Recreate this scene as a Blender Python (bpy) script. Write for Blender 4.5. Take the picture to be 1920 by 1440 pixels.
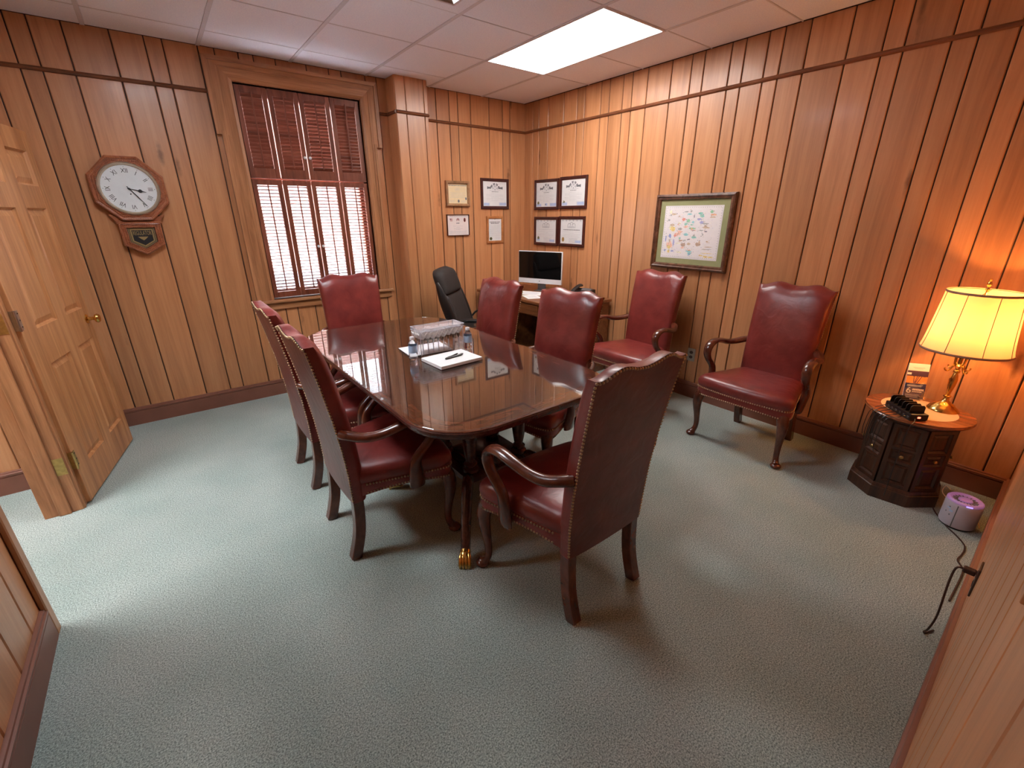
import bpy, bmesh, math, random
from mathutils import Vector, Matrix

# ------------------------------------------------------------------ scene, camera, light
scene = bpy.context.scene
for o in list(bpy.data.objects):
    bpy.data.objects.remove(o)
COL = scene.collection
H = 2.692                                   # ceiling height

cam_data = bpy.data.cameras.new('camera')
cam = bpy.data.objects.new('camera', cam_data)
COL.objects.link(cam)
yaw, pitch, roll = 0.655887, 0.366405, -0.004173
fw = Vector((math.sin(yaw) * math.cos(pitch), math.cos(yaw) * math.cos(pitch), -math.sin(pitch)))
rt = Vector((math.cos(yaw), -math.sin(yaw), 0))
up = rt.cross(fw)
r2 = rt * math.cos(roll) + up * math.sin(roll)
u2 = up * math.cos(roll) - rt * math.sin(roll)
cam.matrix_world = Matrix(((r2.x, u2.x, -fw.x, -3.55546), (r2.y, u2.y, -fw.y, -4.36603),
                           (r2.z, u2.z, -fw.z, 1.55729), (0, 0, 0, 1)))
cam_data.sensor_fit = 'HORIZONTAL'
cam_data.sensor_width = 36.0
cam_data.lens = 826.05 / 1920 * 36
cam_data.clip_start = 0.01
scene.camera = cam

world = bpy.data.worlds.new('daylight')
scene.world = world
world.use_nodes = True
wb = world.node_tree.nodes['Background']
wb.inputs[0].default_value = (0.84, 0.92, 1.0, 1)
wb.inputs[1].default_value = 30.0

# sampling guide for the daylight coming through the window opening (emits nothing itself)
pd_ = bpy.data.lights.new('window_portal', 'AREA'); pd_.shape = 'RECTANGLE'; pd_.size = 0.96; pd_.size_y = 1.62
pd_.cycles.is_portal = True
po_ = bpy.data.objects.new('window_portal', pd_); COL.objects.link(po_)
po_.location = (-2.35, 0.19, 1.686); po_.rotation_euler = (math.radians(-90), 0, 0)

PANEL_LIGHT = 17.0        # room ceiling panel
LEFT_FILL = 28.0         # unseen panel, added to brighten the left side of the room
HALL_LIGHT = 36.0         # panel in the adjoining hall
LAMP_WATTS = 14.0         # table lamp bulb

vs = scene.view_settings
vs.view_transform = 'Standard'
vs.look = 'None'
vs.exposure = 0.43
vs.gamma = 1.0
vs.use_curve_mapping = False

# ------------------------------------------------------------------ materials
def srgb(r, g, b):
    def f(c):
        c /= 255.0
        return c / 12.92 if c <= 0.04045 else ((c + 0.055) / 1.055) ** 2.4
    return (f(r), f(g), f(b), 1.0)

def newmat(name):
    m = bpy.data.materials.new(name)
    m.use_nodes = True
    nt = m.node_tree
    return m, nt, nt.nodes['Principled BSDF']

def setp(b, **kw):
    names = dict(color='Base Color', rough='Roughness', metal='Metallic', coat='Coat Weight', coatr='Coat Roughness',
                 spec='Specular IOR Level', emit='Emission Color', estr='Emission Strength', alpha='Alpha',
                 trans='Transmission Weight', ior='IOR', sheen='Sheen Weight', sheenr='Sheen Roughness')
    for k, v in kw.items():
        b.inputs[names[k]].default_value = v

def plain(name, col, rough=0.5, vary=0.06, vscale=30.0, bump=0.0, **kw):
    """flat colour with slight procedural mottling"""
    m, nt, b = newmat(name)
    setp(b, rough=rough, **kw)
    tc = nt.nodes.new('ShaderNodeTexCoord')
    nz = nt.nodes.new('ShaderNodeTexNoise')
    nz.inputs['Scale'].default_value = vscale
    nz.inputs['Detail'].default_value = 3
    nt.links.new(tc.outputs['Object'], nz.inputs['Vector'])
    rp = nt.nodes.new('ShaderNodeValToRGB')
    rp.color_ramp.elements[0].position = 0.3
    rp.color_ramp.elements[1].position = 0.7
    rp.color_ramp.elements[0].color = tuple(c * (1 - vary) for c in col[:3]) + (1,)
    rp.color_ramp.elements[1].color = tuple(min(1, c * (1 + vary)) for c in col[:3]) + (1,)
    nt.links.new(nz.outputs['Fac'], rp.inputs['Fac'])
    nt.links.new(rp.outputs['Color'], b.inputs['Base Color'])
    if bump:
        bp = nt.nodes.new('ShaderNodeBump')
        bp.inputs['Strength'].default_value = bump
        bp.inputs['Distance'].default_value = 0.002
        nt.links.new(nz.outputs['Fac'], bp.inputs['Height'])
        nt.links.new(bp.outputs['Normal'], b.inputs['Normal'])
    return m

def wood(name, dark, mid, light, rough=0.35, grain=(14, 14, 0.9), rnd=0.25, coat=0.0, bump=0.12, knots=False, contrast=1.0):
    m, nt, b = newmat(name)
    N, L = nt.nodes.new, nt.links.new
    setp(b, rough=rough, coat=coat, coatr=0.12)
    tc, oi = N('ShaderNodeTexCoord'), N('ShaderNodeObjectInfo')
    off = N('ShaderNodeVectorMath'); off.operation = 'SCALE'
    off.inputs[0].default_value = (13.7, 7.3, 29.1)
    L(oi.outputs['Random'], off.inputs['Scale'])
    add = N('ShaderNodeVectorMath'); add.operation = 'ADD'
    L(tc.outputs['Object'], add.inputs[0]); L(off.outputs[0], add.inputs[1])
    mp = N('ShaderNodeMapping'); mp.inputs['Scale'].default_value = grain
    L(add.outputs[0], mp.inputs['Vector'])
    n1 = N('ShaderNodeTexNoise')
    n1.inputs['Scale'].default_value = 1.0; n1.inputs['Detail'].default_value = 7
    n1.inputs['Roughness'].default_value = 0.62; n1.inputs['Distortion'].default_value = 0.9
    L(mp.outputs[0], n1.inputs['Vector'])
    mp2 = N('ShaderNodeMapping'); mp2.inputs['Scale'].default_value = tuple(g * 7 for g in grain)
    L(add.outputs[0], mp2.inputs['Vector'])
    n2 = N('ShaderNodeTexNoise'); n2.inputs['Scale'].default_value = 1.0; n2.inputs['Detail'].default_value = 4
    L(mp2.outputs[0], n2.inputs['Vector'])
    mx = N('ShaderNodeMath'); mx.operation = 'MULTIPLY_ADD'
    mx.inputs[1].default_value = 0.28
    L(n2.outputs['Fac'], mx.inputs[0]); L(n1.outputs['Fac'], mx.inputs[2])
    sub = N('ShaderNodeMath'); sub.operation = 'SUBTRACT'; sub.inputs[1].default_value = 0.14
    L(mx.outputs[0], sub.inputs[0])
    rp = N('ShaderNodeValToRGB'); e = rp.color_ramp.elements
    w = 0.22 / contrast
    e[0].position = 0.5 - w; e[0].color = dark
    e[1].position = 0.5 + w; e[1].color = light
    k = e.new(0.5); k.color = mid
    L(sub.outputs[0], rp.inputs['Fac'])
    # every board its own tone
    hs = N('ShaderNodeHueSaturation')
    mr = N('ShaderNodeMapRange')
    mr.inputs['To Min'].default_value = 1.0 - rnd; mr.inputs['To Max'].default_value = 1.0 + rnd * 0.8
    L(oi.outputs['Random'], mr.inputs['Value']); L(mr.outputs[0], hs.inputs['Value'])
    L(rp.outputs['Color'], hs.inputs['Color'])
    out = hs.outputs['Color']
    if knots:
        kp = N('ShaderNodeMapping'); kp.inputs['Scale'].default_value = (5.2, 5.2, 1.15)
        L(add.outputs[0], kp.inputs['Vector'])
        vo = N('ShaderNodeTexVoronoi'); vo.inputs['Scale'].default_value = 1.0
        L(kp.outputs[0], vo.inputs['Vector'])
        kn = N('ShaderNodeTexNoise'); kn.inputs['Scale'].default_value = 26; kn.inputs['Detail'].default_value = 3
        L(add.outputs[0], kn.inputs['Vector'])
        ka = N('ShaderNodeMath'); ka.operation = 'MULTIPLY_ADD'; ka.inputs[1].default_value = 0.10
        L(kn.outputs['Fac'], ka.inputs[0]); L(vo.outputs['Distance'], ka.inputs[2])
        kr = N('ShaderNodeMapRange'); kr.inputs['From Min'].default_value = 0.075; kr.inputs['From Max'].default_value = 0.16
        kr.inputs['To Min'].default_value = 0.75; kr.inputs['To Max'].default_value = 0.0
        L(ka.outputs[0], kr.inputs['Value'])
        km = N('ShaderNodeMix'); km.data_type = 'RGBA'
        km.inputs['B'].default_value = tuple(c * 0.35 for c in dark[:3]) + (1,)
        L(kr.outputs[0], km.inputs['Factor']); L(out, km.inputs['A'])
        out = km.outputs['Result']
    L(out, b.inputs['Base Color'])
    bp = N('ShaderNodeBump'); bp.inputs['Strength'].default_value = bump; bp.inputs['Distance'].default_value = 0.001
    L(n2.outputs['Fac'], bp.inputs['Height']); L(bp.outputs['Normal'], b.inputs['Normal'])
    return m

def leather(name, c1, c2, rough=0.30):
    m, nt, b = newmat(name)
    N, L = nt.nodes.new, nt.links.new
    setp(b, rough=rough, coat=0.18, coatr=0.25)
    tc = N('ShaderNodeTexCoord'); oi = N('ShaderNodeObjectInfo')
    add = N('ShaderNodeVectorMath'); add.operation = 'ADD'
    L(tc.outputs['Object'], add.inputs[0]); L(oi.outputs['Location'], add.inputs[1])
    n = N('ShaderNodeTexNoise'); n.inputs['Scale'].default_value = 9; n.inputs['Detail'].default_value = 5
    L(add.outputs[0], n.inputs['Vector'])
    rp = N('ShaderNodeValToRGB'); rp.color_ramp.elements[0].position = 0.32; rp.color_ramp.elements[1].position = 0.72
    rp.color_ramp.elements[0].color = c1; rp.color_ramp.elements[1].color = c2
    L(n.outputs['Fac'], rp.inputs['Fac']); L(rp.outputs['Color'], b.inputs['Base Color'])
    f = N('ShaderNodeTexNoise'); f.inputs['Scale'].default_value = 260; f.inputs['Detail'].default_value = 2
    L(add.outputs[0], f.inputs['Vector'])
    g = N('ShaderNodeTexNoise'); g.inputs['Scale'].default_value = 11; g.inputs['Detail'].default_value = 2
    g.inputs['Distortion'].default_value = 1.2
    L(add.outputs[0], g.inputs['Vector'])
    b1 = N('ShaderNodeBump'); b1.inputs['Strength'].default_value = 0.10; b1.inputs['Distance'].default_value = 0.001
    b2 = N('ShaderNodeBump'); b2.inputs['Strength'].default_value = 0.16; b2.inputs['Distance'].default_value = 0.02
    L(f.outputs['Fac'], b1.inputs['Height']); L(g.outputs['Fac'], b2.inputs['Height'])
    L(b2.outputs['Normal'], b1.inputs['Normal']); L(b1.outputs['Normal'], b.inputs['Normal'])
    return m

def thin_glass(name, tint=(1, 1, 1, 1), ior=1.5, gloss=(1, 1, 1, 1), rough=0.0):
    m = bpy.data.materials.new(name); m.use_nodes = True
    nt = m.node_tree; nt.nodes.clear()
    N, L = nt.nodes.new, nt.links.new
    o = N('ShaderNodeOutputMaterial'); mx = N('ShaderNodeMixShader')
    t = N('ShaderNodeBsdfTransparent'); t.inputs[0].default_value = tint
    g = N('ShaderNodeBsdfGlossy'); g.inputs['Color'].default_value = gloss; g.inputs['Roughness'].default_value = rough
    # Schlick reflectance, the same from either side of the sheet
    geo = N('ShaderNodeNewGeometry')
    dt = N('ShaderNodeVectorMath'); dt.operation = 'DOT_PRODUCT'
    L(geo.outputs['Normal'], dt.inputs[0]); L(geo.outputs['Incoming'], dt.inputs[1])
    ab = N('ShaderNodeMath'); ab.operation = 'ABSOLUTE'; L(dt.outputs['Value'], ab.inputs[0])
    om = N('ShaderNodeMath'); om.operation = 'SUBTRACT'; om.inputs[0].default_value = 1.0; L(ab.outputs[0], om.inputs[1])
    pw = N('ShaderNodeMath'); pw.operation = 'POWER'; pw.inputs[1].default_value = 5.0; L(om.outputs[0], pw.inputs[0])
    f0 = ((ior - 1) / (ior + 1)) ** 2
    fr = N('ShaderNodeMath'); fr.operation = 'MULTIPLY_ADD'; fr.inputs[1].default_value = 1 - f0; fr.inputs[2].default_value = f0
    L(pw.outputs[0], fr.inputs[0])
    L(fr.outputs[0], mx.inputs[0]); L(t.outputs[0], mx.inputs[1]); L(g.outputs[0], mx.inputs[2])
    L(mx.outputs[0], o.inputs['Surface'])
    return m

def emission(name, col, strength):
    m = bpy.data.materials.new(name); m.use_nodes = True
    nt = m.node_tree; nt.nodes.clear()
    o = nt.nodes.new('ShaderNodeOutputMaterial'); e = nt.nodes.new('ShaderNodeEmission')
    e.inputs[0].default_value = col; e.inputs[1].default_value = strength
    nt.links.new(e.outputs[0], o.inputs['Surface'])
    return m

M = {}
M['panel'] = wood('panel_board', srgb(158, 102, 64), srgb(194, 134, 90), srgb(214, 157, 111), rough=0.37, grain=(15, 15, 0.8), rnd=0.15, coat=0.07, knots=True, contrast=0.58)
M['groove'] = plain('dark_groove_wood', srgb(52, 28, 18), rough=0.7)  # dark backing that shows in the joints between boards
M['casing'] = wood('casing_wood', srgb(134, 86, 54), srgb(170, 116, 76), srgb(194, 138, 96), rough=0.38, grain=(22, 22, 1.2), rnd=0.05)
M['casing_x'] = wood('casing_wood_across', srgb(134, 86, 54), srgb(170, 116, 76), srgb(194, 138, 96), rough=0.38, grain=(1.2, 22, 22), rnd=0.05)
M['doorwood'] = wood('door_wood', srgb(150, 96, 56), srgb(184, 126, 80), srgb(205, 150, 102), rough=0.42, grain=(18, 18, 0.9), rnd=0.04)
M['shutter'] = wood('shutter_wood', srgb(92, 46, 32), srgb(122, 66, 46), srgb(142, 84, 62), rough=0.38, grain=(16, 16, 1.5), rnd=0.05)
M['louver'] = wood('louver_wood', srgb(96, 48, 34), srgb(128, 70, 52), srgb(150, 92, 72), rough=0.35, grain=(1.5, 16, 16), rnd=0.08)
M['base'] = plain('baseboard_paint', srgb(128, 82, 66), rough=0.42, vary=0.08, vscale=8)
M['rail'] = wood('rail_wood', srgb(92, 52, 30), srgb(120, 70, 42), srgb(140, 86, 54), rough=0.35, grain=(3, 3, 20), rnd=0.0)
M['mahogany'] = wood('mahogany', srgb(46, 21, 17), srgb(74, 36, 29), srgb(98, 51, 40), rough=0.25, grain=(20, 1.2, 20), rnd=0.0, coat=0.3)
M['mahogany_band'] = wood('mahogany_crossband', srgb(70, 30, 20), srgb(108, 52, 34), srgb(140, 74, 48), rough=0.25, grain=(3, 26, 20), rnd=0.1, coat=0.3)
M['darkwood'] = wood('chair_wood', srgb(58, 24, 16), srgb(92, 44, 29), srgb(122, 64, 43), rough=0.24, grain=(16, 7, 5), rnd=0.1, coat=0.4, contrast=0.7)
M['leather'] = leather('oxblood_leather', srgb(110, 36, 33), srgb(136, 54, 48), rough=0.34)
M['leather_back'] = leather('oxblood_leather_back', srgb(84, 36, 34), srgb(108, 52, 48), rough=0.42)
M['nail'] = plain('antique_brass_nail', srgb(184, 160, 130), rough=0.3, metal=1.0)
M['brass'] = plain('polished_brass', srgb(214, 172, 96), rough=0.18, metal=1.0, vary=0.04)
M['oldbrass'] = plain('worn_brass', srgb(190, 160, 100), rough=0.35, metal=1.0, vary=0.15, vscale=60)
M['steel'] = plain('hinge_steel', srgb(190, 186, 178), rough=0.3, metal=1.0, vary=0.1, vscale=60)
M['mirror'] = plain('bright_metal', srgb(225, 220, 215), rough=0.06, metal=1.0, vary=0.02)
M['blackleather'] = leather('black_leather', srgb(16, 15, 16), srgb(30, 28, 28), rough=0.36)
M['blackmesh'] = plain('black_brown_fabric', srgb(40, 33, 30), rough=0.75, bump=0.3, vscale=300)
M['blackplastic'] = plain('black_plastic', srgb(24, 23, 25), rough=0.35)
M['greyplastic'] = plain('grey_plastic', srgb(96, 96, 98), rough=0.45)
M['screen'] = plain('dark_screen', srgb(10, 9, 10), rough=0.06, vary=0.0, coat=0.5)
M['whiteplastic'] = plain('white_plastic', srgb(214, 216, 220), rough=0.28, vary=0.02)
M['purifier'] = plain('purifier_plastic', srgb(196, 188, 200), rough=0.35, vary=0.02)
M['paper'] = plain('white_paper', srgb(232, 232, 232), rough=0.8, vary=0.02)
M['cream'] = plain('cream_paper', srgb(222, 200, 160), rough=0.6, vary=0.03)
M['certpaper'] = plain('certificate_paper', srgb(222, 222, 222), rough=0.30, vary=0.02)
M['pinkpaper'] = plain('pale_pink_paper', srgb(224, 212, 208), rough=0.35, vary=0.02)
M['ink'] = plain('grey_ink', srgb(112, 112, 118), rough=0.6)
M['inkfaint'] = plain('pale_ink', srgb(182, 182, 188), rough=0.6)
M['inkblue'] = plain('pale_blue_ink', srgb(176, 192, 222), rough=0.6)
M['inkred'] = plain('red_ink', srgb(170, 96, 92), rough=0.6)
M['goldseal'] = plain('gold_seal', srgb(160, 124, 66), rough=0.4)
M['olive'] = plain('olive_seal', srgb(112, 112, 78), rough=0.5)
M['black'] = plain('black_ink', srgb(22, 22, 26), rough=0.4)
M['frame_maroon'] = wood('maroon_frame', srgb(44, 17, 16), srgb(66, 27, 24), srgb(82, 36, 31), rough=0.3, grain=(12, 12, 12), rnd=0.05)
M['frame_tan'] = wood('tan_frame', srgb(128, 92, 62), srgb(152, 112, 78), srgb(172, 132, 96), rough=0.4, grain=(12, 12, 12), rnd=0.05)
M['frame_oak'] = wood('oak_frame', srgb(150, 92, 50), srgb(178, 116, 66), srgb(196, 136, 84), rough=0.4, grain=(12, 12, 12), rnd=0.05)
M['frame_walnut'] = wood('walnut_frame', srgb(66, 40, 30), srgb(92, 60, 46), srgb(116, 80, 62), rough=0.22, grain=(14, 14, 14), rnd=0.0, coat=0.5)
M['mat_green'] = plain('green_mat_board', srgb(146, 146, 104), rough=0.85, vary=0.04)
M['mappaper'] = plain('map_paper', srgb(228, 222, 222), rough=0.5, vary=0.02)
M['clockwood'] = wood('clock_wood', srgb(116, 60, 34), srgb(150, 86, 54), srgb(176, 110, 74), rough=0.35, grain=(24, 24, 24), rnd=0.0, coat=0.2)
M['dial'] = plain('clock_dial', srgb(214, 220, 222), rough=0.45, vary=0.02)
M['bezel'] = plain('clock_bezel', srgb(196, 178, 156), rough=0.25, metal=0.7)
M['goldline'] = plain('gold_print', srgb(150, 128, 84), rough=0.4)
M['ground'] = plain('outdoor_paving', srgb(226, 224, 228), rough=0.9)
M['lawn'] = plain('outdoor_street', srgb(88, 86, 94), rough=1.0, vary=0.2)
M['brick'] = plain('outdoor_brick', srgb(122, 84, 74), rough=0.9, vary=0.15)
M['tile'] = plain('ceiling_tile_board', srgb(244, 243, 255), rough=0.95, vary=0.06, vscale=140, bump=0.4)  # white boards; the lavender tint puts cool daylight into their colour
M['tbar'] = plain('ceiling_grid_paint', srgb(216, 210, 216), rough=0.6, vary=0.02)
M['sidewood'] = wood('side_table_wood', srgb(40, 20, 12), srgb(66, 36, 22), srgb(88, 52, 32), rough=0.3, grain=(22, 22, 1.5), rnd=0.05, coat=0.2)
M['sidetop'] = wood('side_table_top_wood', srgb(112, 58, 30), srgb(146, 82, 46), srgb(170, 104, 62), rough=0.25, grain=(12, 2, 12), rnd=0.0, coat=0.3)
M['inset'] = plain('table_inset', srgb(226, 186, 138), rough=0.5, vary=0.05)
M['deskwood'] = wood('desk_wood', srgb(98, 56, 30), srgb(132, 80, 46), srgb(156, 100, 62), rough=0.3, grain=(18, 1.5, 18), rnd=0.06, coat=0.2)
M['navy'] = plain('navy_print', srgb(34, 44, 96), rough=0.35)
M['orange'] = plain('orange_print', srgb(222, 150, 84), rough=0.4, vary=0.12)
M['violetprint'] = plain('violet_print', srgb(78, 56, 84), rough=0.4, vary=0.12)
M['outletgrey'] = plain('outlet_plate', srgb(150, 140, 126), rough=0.4)
M['brownplate'] = plain('brown_plate', srgb(62, 40, 32), rough=0.4)
M['browncord'] = plain('brown_cord', srgb(54, 30, 24), rough=0.5)
M['creamcord'] = plain('cream_cord', srgb(206, 176, 136), rough=0.5)
M['label_blue'] = plain('bottle_label', srgb(170, 198, 226), rough=0.4, vary=0.12)
M['rose'] = plain('white_petals', srgb(232, 230, 228), rough=0.75, vary=0.06, vscale=60, bump=0.5)
M['stem'] = plain('dull_leaves', srgb(110, 104, 96), rough=0.7)
M['glass'] = thin_glass('clear_glass', ior=1.5)
M['tableglass'] = thin_glass('table_glass', tint=(0.90, 0.93, 0.92, 1), ior=1.8)
M['acrylic'] = thin_glass('clear_acrylic', tint=(0.985, 0.985, 0.99, 1), ior=1.6)
M['acrylic_edge'] = plain('polished_acrylic_edge', srgb(222, 220, 228), rough=0.2, vary=0.02)
M['bottle'] = thin_glass('bottle_plastic', tint=(0.95, 0.97, 0.99, 1), ior=1.7)
m_, nt_, b_ = newmat('water'); setp(b_, color=(0.93, 0.97, 1.0, 1), rough=0.03, trans=1.0, ior=1.33); M['water'] = m_
def hazy(name, col, haze):
    m = thin_glass(name, tint=(0.97, 0.97, 0.98, 1), ior=1.6)
    nt = m.node_tree; o = [n for n in nt.nodes if n.type == 'OUTPUT_MATERIAL'][0]
    src = o.inputs['Surface'].links[0].from_socket
    d = nt.nodes.new('ShaderNodeBsdfDiffuse'); d.inputs[0].default_value = col
    x = nt.nodes.new('ShaderNodeMixShader'); x.inputs[0].default_value = haze
    nt.links.new(src, x.inputs[1]); nt.links.new(d.outputs[0], x.inputs[2]); nt.links.new(x.outputs[0], o.inputs['Surface'])
    return m
M['acrylic_haze'] = hazy('hazy_acrylic', srgb(230, 228, 236), 0.13)
M['lens'] = emission('light_panel', (1.0, 0.965, 0.94, 1), PANEL_LIGHT)
M['leftfill'] = emission('left_fill_panel', (0.86, 0.93, 1.0, 1), LEFT_FILL)
M['halllens'] = emission('hall_light_panel', (0.90, 0.96, 1.0, 1), HALL_LIGHT)
M['bulb'] = emission('warm_bulb', (1.0, 0.66, 0.34, 1), 30.0)
M['led'] = emission('red_led', (1.0, 0.10, 0.05, 1), 6.0)
M['uv'] = emission('violet_led', (0.35, 0.25, 1.0, 1), 1.6)

# soft violet plastic that lets its own light glow through
m_, nt_, b_ = newmat('violet_ring'); setp(b_, color=srgb(186, 150, 196), rough=0.35, emit=(0.5, 0.25, 0.7, 1), estr=0.12); M['ring'] = m_
# lamp shade: thin cloth, light passes through
m_ = bpy.data.materials.new('lamp_shade_cloth'); m_.use_nodes = True
nt_ = m_.node_tree; nt_.nodes.clear()
o_ = nt_.nodes.new('ShaderNodeOutputMaterial'); mx_ = nt_.nodes.new('ShaderNodeMixShader'); mx_.inputs[0].default_value = 0.40
d_ = nt_.nodes.new('ShaderNodeBsdfDiffuse'); d_.inputs[0].default_value = srgb(206, 190, 164)
t_ = nt_.nodes.new('ShaderNodeBsdfTranslucent'); t_.inputs[0].default_value = srgb(206, 180, 138)
nt_.links.new(d_.outputs[0], mx_.inputs[1]); nt_.links.new(t_.outputs[0], mx_.inputs[2]); nt_.links.new(mx_.outputs[0], o_.inputs[0])
M['shade'] = m_
M['shadetrim'] = plain('shade_trim', srgb(150, 120, 104), rough=0.7)

def carpet():
    m, nt, b = newmat('carpet_pile')
    N, L = nt.nodes.new, nt.links.new
    setp(b, rough=0.97, spec=0.1, sheen=0.15, sheenr=0.6)
    tc = N('ShaderNodeTexCoord')
    n1 = N('ShaderNodeTexNoise'); n1.inputs['Scale'].default_value = 200; n1.inputs['Detail'].default_value = 3; n1.inputs['Roughness'].default_value = 0.7
    n2 = N('ShaderNodeTexNoise'); n2.inputs['Scale'].default_value = 2.2; n2.inputs['Detail'].default_value = 4
    L(tc.outputs['Object'], n1.inputs['Vector']); L(tc.outputs['Object'], n2.inputs['Vector'])
    r1 = N('ShaderNodeValToRGB'); r1.color_ramp.elements[0].position = 0.36; r1.color_ramp.elements[1].position = 0.66
    r1.color_ramp.elements[0].color = srgb(94, 106, 102); r1.color_ramp.elements[1].color = srgb(192, 203, 197)
    L(n1.outputs['Fac'], r1.inputs['Fac'])
    r2_ = N('ShaderNodeValToRGB'); r2_.color_ramp.elements[0].position = 0.35; r2_.color_ramp.elements[1].position = 0.65
    r2_.color_ramp.elements[0].color = (0.84, 0.88, 0.86, 1); r2_.color_ramp.elements[1].color = (1.05, 1.02, 1.0, 1)
    L(n2.outputs['Fac'], r2_.inputs['Fac'])
    mx = N('ShaderNodeMix'); mx.data_type = 'RGBA'; mx.blend_type = 'MULTIPLY'; mx.inputs['Factor'].default_value = 1.0
    L(r1.outputs['Color'], mx.inputs['A']); L(r2_.outputs['Color'], mx.inputs['B'])
    L(mx.outputs['Result'], b.inputs['Base Color'])
    bp = N('ShaderNodeBump'); bp.inputs['Strength'].default_value = 0.4; bp.inputs['Distance'].default_value = 0.004
    L(n1.outputs['Fac'], bp.inputs['Height']); L(bp.outputs['Normal'], b.inputs['Normal'])
    return m
M['carpet'] = carpet()

# ------------------------------------------------------------------ mesh helpers
class MB:
    """collects shapes into one mesh; M is a transform applied to what is added"""
    def __init__(self):
        self.v, self.f, self.mi, self.cur = [], [], [], 0
        self.M = Matrix.Identity(4)
    def add(self, vs_, fs):
        k = len(self.v)
        self.v += [self.M @ Vector(p) for p in vs_]
        for f in fs:
            self.f.append([i + k for i in f]); self.mi.append(self.cur)
        return self
    def box(self, x0, x1, y0, y1, z0, z1):
        return self.add([(x0, y0, z0), (x1, y0, z0), (x1, y1, z0), (x0, y1, z0), (x0, y0, z1), (x1, y0, z1), (x1, y1, z1), (x0, y1, z1)],
                        [(0, 3, 2, 1), (4, 5, 6, 7), (0, 1, 5, 4), (1, 2, 6, 5), (2, 3, 7, 6), (3, 0, 4, 7)])
    def quad(self, *p):
        return self.add(p, [tuple(range(len(p)))])
    def prism(self, poly, f0, f1):
        """poly: 2D points; f0/f1 map a 2D point to 3D"""
        n = len(poly)
        return self.add([f0(*p) for p in poly] + [f1(*p) for p in poly],
                        [tuple(range(n))[::-1], tuple(range(n, 2 * n))] + [(i, (i + 1) % n, n + (i + 1) % n, n + i) for i in range(n)])
    def loft(self, rings, cap=True, closed=True):
        n = len(rings[0]); vs_ = [p for r in rings for p in r]; fs = []
        for k in range(len(rings) - 1):
            for i in range(n if closed else n - 1):
                j = (i + 1) % n
                fs.append((k * n + i, k * n + j, (k + 1) * n + j, (k + 1) * n + i))
        if cap:
            fs.append(tuple(range(n))[::-1]); fs.append(tuple(range((len(rings) - 1) * n, len(rings) * n)))
        return self.add(vs_, fs)
    def lathe(self, prof, n=24, c=(0, 0, 0), axis='Z', cap=True):
        rings = []
        for r, h in prof:
            ring = []
            for i in range(n):
                a = 2 * math.pi * i / n
                q = (r * math.cos(a), r * math.sin(a), h)
                if axis == 'Y': q = (q[0], -q[2], q[1])
                if axis == 'X': q = (q[2], q[0], q[1])
                ring.append((c[0] + q[0], c[1] + q[1], c[2] + q[2]))
            rings.append(ring)
        return self.loft(rings, cap)
    def tube(self, pts, rad, n=10, side=None, cap=True, square=False):
        """pts: path; rad: number, list, or list of (r_side, r_normal)"""
        P = [Vector(p) for p in pts]; m = len(P)
        if not isinstance(rad, (list, tuple)): rad = [rad] * m
        rings = []; prev = None
        for i in range(m):
            t = (P[min(i + 1, m - 1)] - P[max(i - 1, 0)]).normalized()
            if side is not None:
                s = Vector(side); s = s - t * t.dot(s)
            elif prev is None:
                s = t.cross(Vector((0, 0, 1)))
                if s.length < 1e-3: s = t.cross(Vector((1, 0, 0)))
            else:
                s = prev - t * t.dot(prev)
            s.normalize(); prev = s; nn = t.cross(s)
            r = rad[i]; ra, rb = r if isinstance(r, (tuple, list)) else (r, r)
            ring = []
            for k in range(n):
                a = 2 * math.pi * (k + (0.5 if square else 0)) / n
                q = 1.4142 if square else 1.0
                ring.append(P[i] + s * (ra * q * math.cos(a)) + nn * (rb * q * math.sin(a)))
            rings.append(ring)
        return self.loft(rings, cap)
    def sphere(self, c, r, n=10, m=6, sz=1.0):
        prof = [(max(1e-5, r * math.sin(math.pi * i / m)), -r * sz * math.cos(math.pi * i / m)) for i in range(m + 1)]
        return self.lathe(prof, n, c)
    def mesh(self, name, bevel=0.0, seg=1, smooth=False, angle=40, merge=True):
        me = bpy.data.meshes.new(name)
        bm = bmesh.new()
        bv = [bm.verts.new(p) for p in self.v]
        for f, mi in zip(self.f, self.mi):
            try:
                fc = bm.faces.new([bv[i] for i in f]); fc.material_index = mi
            except ValueError:
                pass
        if merge: bmesh.ops.remove_doubles(bm, verts=bm.verts, dist=1e-6)
        bmesh.ops.recalc_face_normals(bm, faces=bm.faces)
        if bevel:
            ed = [e for e in bm.edges if len(e.link_faces) == 2 and e.calc_face_angle(0) > 0.6]
            bmesh.ops.bevel(bm, geom=ed, offset=bevel, offset_type='OFFSET', segments=seg, profile=0.5, affect='EDGES', clamp_overlap=True)
        bm.to_mesh(me); bm.free()
        if smooth:
            me.shade_smooth(); me.set_sharp_from_angle(angle=math.radians(angle))
        return me
    def build(self, name, mat, parent=None, loc=(0, 0, 0), **kw):
        return link(name, self.mesh(name, **kw), mat, parent, loc)

def link(name, me, mat, parent=None, loc=(0, 0, 0), rz=0.0):
    if mat is not None and len(me.materials) == 0:
        for q in (mat if isinstance(mat, (list, tuple)) else [mat]): me.materials.append(M[q])
    o = bpy.data.objects.new(name, me); COL.objects.link(o)
    if parent is not None: o.parent = parent
    o.location = loc; o.rotation_euler = (0, 0, rz)
    return o

def thing(name, label, cat, loc=(0, 0, 0), rz=0.0, group=None):
    o = bpy.data.objects.new(name, None); COL.objects.link(o)
    o.empty_display_size = 0.1
    o.location = loc; o.rotation_euler = (0, 0, rz)
    return tag(o, label, cat, group)

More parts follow.
